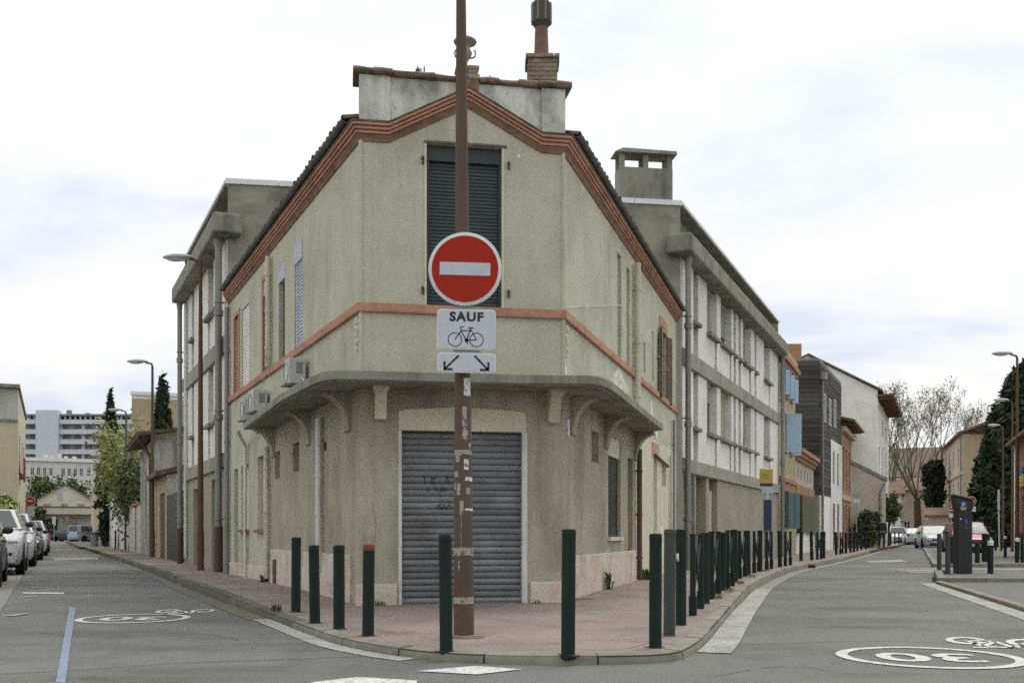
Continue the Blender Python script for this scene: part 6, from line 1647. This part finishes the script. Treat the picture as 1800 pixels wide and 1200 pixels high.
be = [(0,1),(1,2),(2,3),(3,4),(4,5),(0,6),(6,7),(7,8),(8,9),(0,10),(10,11),(11,12),(12,13),(2,14),(14,15),(15,16),(16,17),(2,18),(18,19),(19,20),(20,21)]
br = [(.15,.10),(.14,.10),(.16,.10),.055,(.085,.095),(.07,.085),.085,.06,.042,.04,.085,.06,.042,.04,.065,.048,.036,.035,.065,.048,.036,.035]
skinm = mat('skin', (.42,.27,.20), rough=.6, bump=0); jacket = mat('dark_jacket', (.022,.026,.034)); trous = mat('dark_trousers', (.03,.032,.04)); hair = mat('grey_hair', (.22,.20,.18))
obj('body', skin_body(bv, be, br, 'body'), skinm, pp)
jv = [0,1,2,3,14,15,16,18,19,20]; ji = {v:i for i,v in enumerate(jv)}
obj('jacket', skin_body([bv[i] if i != 3 else (0,0,1.49) for i in jv], [(ji[a],ji[b]) for a,b in be if a in ji and b in ji], [tuple(q*1.18+.01 for q in (br[i] if hasattr(br[i],'__len__') else (br[i],)*2)) for i in jv], 'jacket'), jacket, pp)
tv = [0,6,7,8,10,11,12]; ti = {v:i for i,v in enumerate(tv)}
obj('trousers', skin_body([bv[i] for i in tv], [(ti[a],ti[b]) for a,b in be if a in ti and b in ti], [tuple(q*1.15+.008 for q in (br[i] if hasattr(br[i],'__len__') else (br[i],)*2)) for i in tv], 'trousers'), trous, pp)
obj('hair', MB().ball((0,.015,1.705), (.088,.10,.085), 12, 7), hair, pp, smooth=True)
for s in (-1, 1): obj('shoe', MB().ball((s*.11, -.06 if s > 0 else .15, .045), (.05,.13,.045), 10, 6), plast, pp, smooth=True)
LOCAL[0] = False
# ------------------------------------------------------------------ trees and plants
bark = mat('bark', (.135,.115,.085), vs=4, bump=.4); barkd = mat('dark_bark', (.06,.05,.04), bump=.3)
def leafmat(name, c, v=.35):
    m = mat(name, c, rough=.7, var=v, vs=1.1, grain=.2, gs=9, bump=0); 
    return m
lf_spring = leafmat('spring_leaf', (.26,.29,.10)); lf_dark = leafmat('dark_conifer_leaf', (.030,.048,.024), .75); lf_mid = leafmat('mid_green_leaf', (.085,.12,.045)); lf_cyp = leafmat('cypress_leaf', (.028,.045,.022)); lf_bud = leafmat('pale_bud', (.17,.16,.075)); lf_ivy = leafmat('ivy_leaf', (.03,.045,.022)); lf_red = leafmat('reddish_bud_leaf', (.22,.14,.08)); topi = leafmat('clipped_leaf', (.020,.036,.018))
def leaves(cs, size, asp=1.0, up=0.0):
    n = len(cs); cs = np.asarray(cs, float)
    a = rng.normal(size=(n,3)); a[:,2] += up; a /= np.linalg.norm(a,axis=1)[:,None]
    b = rng.normal(size=(n,3)); b -= a*(a*b).sum(1)[:,None]; b /= np.linalg.norm(b,axis=1)[:,None]
    s = (size*rng.uniform(.6,1.4,n))[:,None]
    v = np.stack([cs-a*s*asp, cs+b*s*.6, cs+a*s*asp, cs-b*s*.6], 1).reshape(-1,3)
    me = bpy.data.meshes.new('crown'); me.from_pydata(v.tolist(), [], np.arange(n*4).reshape(-1,4).tolist()); return me
def clumps(n_cl, per, shape, rad):
    """clumped points: shape() gives clump centres; rad spread"""
    out = []
    for _ in range(n_cl):
        c = np.array(shape()); out.append(c + rng.normal(size=(per,3))*rad*rng.uniform(.6,1.3))
    return np.concatenate(out)
def tree_thing(name, label, x, y, z=0, cat='tree', group=None): return thing(name, label, cat, (x,y,z), group)
def setcrown(t, pts, size, m, asp=1.0, up=0.0, name='crown'):
    me = leaves(np.asarray(pts), size, asp, up); me.transform(Matrix.Translation(-ORG[t.name])); return _oo(name, me, m, t)
def trunk(t, segs, m=bark, name='trunk'):
    mb = MB()
    for pts, r in segs: mb.tube(pts, r, 7)
    return obj(name, mb, m, t, smooth=True)
def grow(base, dirv, L, r, depth, segs, tips, spread=.5, up=.15, n=(2,3)):
    pts = [Vector(base)]; d = Vector(dirv).normalized(); k = 3
    for i in range(k):
        d = (d + Vector((random.uniform(-.12,.12), random.uniform(-.12,.12), up*.4))).normalized(); pts.append(pts[-1] + d*L/k)
    segs.append((pts, [r*(1-.35*i/k) for i in range(k+1)]))
    if depth == 0: tips.append(pts[-1]); tips.append(pts[-2]); return
    for _ in range(random.randint(*n)):
        nd = (d + Vector((random.uniform(-1,1), random.uniform(-1,1), random.uniform(-.2,.8)))*spread + Vector((0,0,up))).normalized()
        grow(pts[random.choice((2,3,3))], nd, L*random.uniform(.62,.85), r*.58, depth-1, segs, tips, spread, up, n)
# bare plane trees on the right
def bare_tree(label, px, Y, zfork, zt, wid, depth=5, seed=1, r0=.35, name='bare_tree', buds=900):
    random.seed(seed); x, y = at(px, Y); t = tree_thing(name, label, x, y)
    segs, tips = [], []
    segs.append(([(x,y,-.1),(x+.1,y,zfork*.5),(x,y,zfork)], [r0*1.2,r0*.95,r0*.85]))
    for k in range(7):
        a = 2*math.pi*k/7+random.uniform(-.3,.3)
        grow((x,y,zfork-.1), (math.cos(a)*wid*random.uniform(.5,1.15), math.sin(a)*wid*random.uniform(.5,1.15), 1), (zt-zfork)*.29, r0*.30, depth, segs, tips, .58, .10)
    trunk(t, segs[:8]); 
    mb = MB()
    for pts, r in segs[8:]: mb.tube(pts, [max(q,.012) for q in r], 4, False)
    obj('branch', mb, bark, t, kind='stuff')
    P = np.array([tuple(v) for v in tips]); P = P[rng.integers(0,len(P),buds)] + rng.normal(size=(buds,3))*.22
    setcrown(t, P, .085, lf_bud, name='bud_cluster')['kind'] = 'stuff'
    return t
bare_tree('large bare plane tree with pale buds in the right distance', 1612, 105, 4.5, Zp(640,105), .85, 5, 3, .42, buds=4200)
bare_tree('smaller bare tree right of the large plane tree', 1706, 125, 6, Zp(690,125), .35, 4, 11, .28, buds=300)
bare_tree('bare tree just behind the white gabled house', 1572, 112, 4.5, Zp(690,112), .55, 4, 5, .35, buds=400)
random.seed(21)
# conifer at the right
def conifer(name, label, px, Y, zt, rad, m, n, seed, size=.30, power=.8, cat='tree', bottom=.3, rag=.35):
    x, y = at(px, Y); t = tree_thing(name, label, x, y)
    r = np.random.default_rng(seed); pts = []
    lobes = [(r.uniform(0,2*math.pi), r.uniform(.05,.95), r.uniform(.6,1.25)) for _ in range(90)]
    while len(pts) < n:
        a, h, s = lobes[r.integers(0,90)]
        h = min(1,max(0,h+r.normal()*.03)); R_ = rad*(1-h)**power*s
        q = r.uniform(.55,1)**.5*R_; aa = a + r.normal()*.22/(.3+q/rad)
        pts.append((x+math.cos(aa)*q, y+math.sin(aa)*q, bottom+(zt-bottom)*h - (q/rad)*rag*2 + r.normal()*.2))
    setcrown(t, pts, size, m, 1.5, .6)
    trunk(t, [([(x,y,-.1),(x,y,zt*.5),(x,y,zt*.96)], [.25,.15,.03])], barkd); return t
conifer('conifer_tree', 'tall dark conifer at the right edge behind the street lamps', 1800, 68, Zp(642,68), 3.9, lf_dark, 15000, 4, .22, .62)
conifer('conifer_tree', 'lower dark conifer bulging to the left of the tall one', 1752, 72, Zp(716,72), 2.0, lf_dark, 7000, 6, .22, .5)
conifer('cypress_tree', 'dark pointed cypress beside the ochre block on the left', 286, 62, Zp(660,62), 1.0, lf_cyp, 3500, 8, .16, .55)
conifer('cypress_tree', 'slim cypress spire above the light green foliage', 194.5, 70, Zp(690,70), .75, lf_cyp, 2800, 9, .15, .5)
def bush(name, label, px, Y, z0, z1, rx, ry, m, n, size, clip=False, cat='bush', trunk_=True):
    x, y = at(px, Y); t = tree_thing(name, label, x, y, 0, cat); zc = (z0+z1)/2; rz_ = (z1-z0)/2
    def shp():
        v = rng.normal(size=3); v /= np.linalg.norm(v); q = rng.uniform(.55,1.0)
        if clip: v = np.sign(v)*np.abs(v)**.6; q = rng.uniform(.45,1)
        return (x+v[0]*rx*q*.9, y+v[1]*ry*q*.9, zc+v[2]*rz_*q*.9)
    pts = clumps(max(12, n//45), 45, shp, (.06 if clip else .14)*min(rx,rz_)*1.2)
    setcrown(t, pts, size, m)
    if trunk_: trunk(t, [([(x,y,-.05),(x+.05,y,z0+rz_*.6)], [.10,.06])], barkd)
    return t
bush('clipped_tree', 'dark clipped oval tree in the right distance', 1642, 98, Zp(903,98), Zp(803,98), 1.05, 1.05, topi, 15000, .15, True, 'tree')
bush('leafy_bush', 'dark green bush at the foot of the pale garden wall', 1526, 60.5, .1, Zp(891,60.5), .85, .9, lf_mid, 3500, .10)
bush('leafy_bush', 'dark bush right of the garden wall by the white house corner', 1562, 70, 1.6, Zp(866,70), .75, .9, lf_mid, 2600, .11)
bush('leafy_bush', 'green bush under the conifer on the right', 1728, 72, .1, Zp(862,72), 1.5, 1.2, lf_mid, 3000, .14)
bush('leafy_bush', 'dark hedge mass beneath the tall conifer', 1755, 66, .0, 2.6, 2.2, 1.2, lf_dark, 4000, .14)
# the light green tree on the left
def airy(name, label, px, Y, z0, z1, rx, ry, m, n, size, seed, tr=.12):
    random.seed(seed); x, y = at(px, Y); t = tree_thing(name, label, x, y); segs, tips = [], []
    segs.append(([(x,y,-.1),(x+.1,y,z0+.4)], [tr,tr*.8]))
    for k in range(6):
        a = 2*math.pi*k/6; grow((x,y,z0+.2), (math.cos(a)*.5,math.sin(a)*.5,1), (z1-z0)*.30, tr*.5, 3, segs, tips, .55, .15)
    P = np.array([tuple(v) for v in tips]); c = P.mean(0); 
    P[:,0] = x + (P[:,0]-x)*rx/max(.1,np.abs(P[:,0]-x).max()); P[:,1] = y + (P[:,1]-y)*ry/max(.1,np.abs(P[:,1]-y).max()); P[:,2] = z0 + (P[:,2]-P[:,2].min())*(z1-z0)/(P[:,2].max()-P[:,2].min())
    trunk(t, segs[:7], barkd)
    Q = P[rng.integers(0,len(P),n)] + rng.normal(size=(n,3))*(.33,.33,.45)
    setcrown(t, Q, size, m, 1.3); return t
airy('spring_tree', 'airy tree in fresh light green leaf over the left-hand pavement', 210, 57, 2.6, Zp(735,57), 1.15, 1.5, lf_spring, 1900, .11, 31)
airy('spring_tree', 'thin bamboo-like greenery hanging over the white wall on the left', 229, 50.5, 1.4, Zp(800,50.5), .75, .9, lf_mid, 1500, .10, 33)
airy('spring_tree', 'reddish budding shrub before the streaked house', 240, 53, 1.2, Zp(768,53), .8, .8, lf_red, 1300, .09, 35)
bush('ivy_mass', 'dark ivy mass on the wall below the slim cypress', 189, 66, .1, Zp(790,66), .62, 1.6, lf_ivy, 4200, .13, False, 'ivy')
bush('round_tree', 'round green tree behind the cream gabled house on the left', 75, 170, 3, Zp(838,170), 3.3, 3, lf_mid, 3000, .34, False, 'tree')
bush('round_tree', 'dark tree between the terrace building and the gabled house', 118, 175, 3, Zp(840,175), 4.2, 3, lf_mid, 3000, .34, False, 'tree')
bush('leafy_bush', 'green shrub at the left edge behind the parked cars', 3, 34, .8, Zp(862,34), .5, .8, lf_spring, 1800, .09)
bush('leafy_bush', 'dark hedge beyond the beige block on the left', 50, 60, .1, Zp(872,60), .8, 2, lf_mid, 2600, .14)
# weeds at the wall feet and kerbs
def weed(x, y, h, n, label, m=weedm, z=None, group='weeds at the wall feet and kerbs'):
    z = hpave(y) if z is None else z
    mb = MB().lathe([(.07,-.004),(.065,.004),(.02,.006)], (x,y,z), 8)
    for k in range(n):
        a = random.uniform(0,2*math.pi); l = h*random.uniform(.5,1.2); w = l*.09; t = random.uniform(.2,.9)
        bx_, by_ = x+random.uniform(-.06,.06), y+random.uniform(-.05,.05)
        p = [Vector((bx_,by_,z-.005)), Vector((bx_+math.cos(a)*l*.25*t, by_+math.sin(a)*l*.25*t, z+l*.6)), Vector((bx_+math.cos(a)*l*.7*t, by_+math.sin(a)*l*.7*t, z+l*(1-.35*t)))]
        s = Vector((-math.sin(a), math.cos(a), 0))*w
        mb.quad(p[0]-s*.5, p[0]+s*.5, p[1]+s, p[1]-s); mb.quad(p[1]-s, p[1]+s, p[2])
    return single('weed', mb, m, label, 'weed', (x,y,z), group)
wp = FR.pt(FR.upx(1060), .09, 0); w_ = weed(wp[0], wp[1], .32, 13, 'tall green weed at the foot of the right plinth')
wp = FR.pt(FR.upx(1124), .12, 0); weed(wp[0], wp[1], .22, 70, 'dense green weed clump at the far end of the right plinth')
wp = FF.pt(FF.upx(668), .10, 0); weed(wp[0], wp[1], .07, 26, 'small green tuft by the left front plinth')
wp = FF.pt(FF.upx(940), .10, 0); weed(wp[0], wp[1], .05, 14, 'tiny tuft at the right front plinth')
wp = FL.pt(FL.upx(474), .10, 0); weed(wp[0], wp[1], .15, 30, 'green weed at the foot of the left wall pipe')
x, y = pave_pt(486,1073); weed(x, y, .10, 30, 'low weed on the kerb at the left corner')
x, y = pave_pt(1335,1010)
for k, (px, py) in enumerate(((1262,1052),(1282,1040),(1302,1026),(1322,1014),(1344,1004))):
    x, y = pave_pt(px, py); weed(x, y, .08, 40, f'dry grass tuft along the right kerb, {ords[k]} from the corner', drygrass)
for k, (px, py) in enumerate(((425,1066),(390,1052),(350,1036),(318,1024))):
    x, y = road_pt(px, py); weed(x, y, .06, 30, f'dry grass in the left gutter, {ords[k]} from the corner', drygrass, .004)
x, y = road_pt(1646,1022); weed(x-.03, y-.05, .14, 40, 'dark weed at the tip of the right-hand island', weedm, 0)
u = ub[0]+.42; p_ = FF.pt(u, -.12, 0); weed(p_[0], p_[1], .12, 16, 'green tuft growing on the parapet', weedm, zp1+.10)
u = ub[1]+.32; p_ = FF.pt(u, -.12, 0); weed(p_[0], p_[1], .09, 8, 'wispy stalks on the parapet right of the urn', drygrass, zp1+.10)
# litter and drain
for px, py in ((1329,1031),(1322,1034),(1384,1007)):
    x, y = road_pt(px, py); single('litter', MB().box(x-.04,x+.05,y-.03,y+.04,.008,.03), paper, 'small white scrap of litter in the right gutter', 'litter', (x,y,.008), 'scraps of litter')
x, y = road_pt(1423,998); single('drain_mouth', MB().box(x-.16,x+.14,y-.1,y+.05,.0,.10), ink, 'dark drain mouth in the right kerb', 'drain', (x,y,0))
x, y = pave_pt(372,1017)
print('objects', len(bpy.data.objects), 'tris', sum(len(m.polygons)*2 for m in bpy.data.meshes))
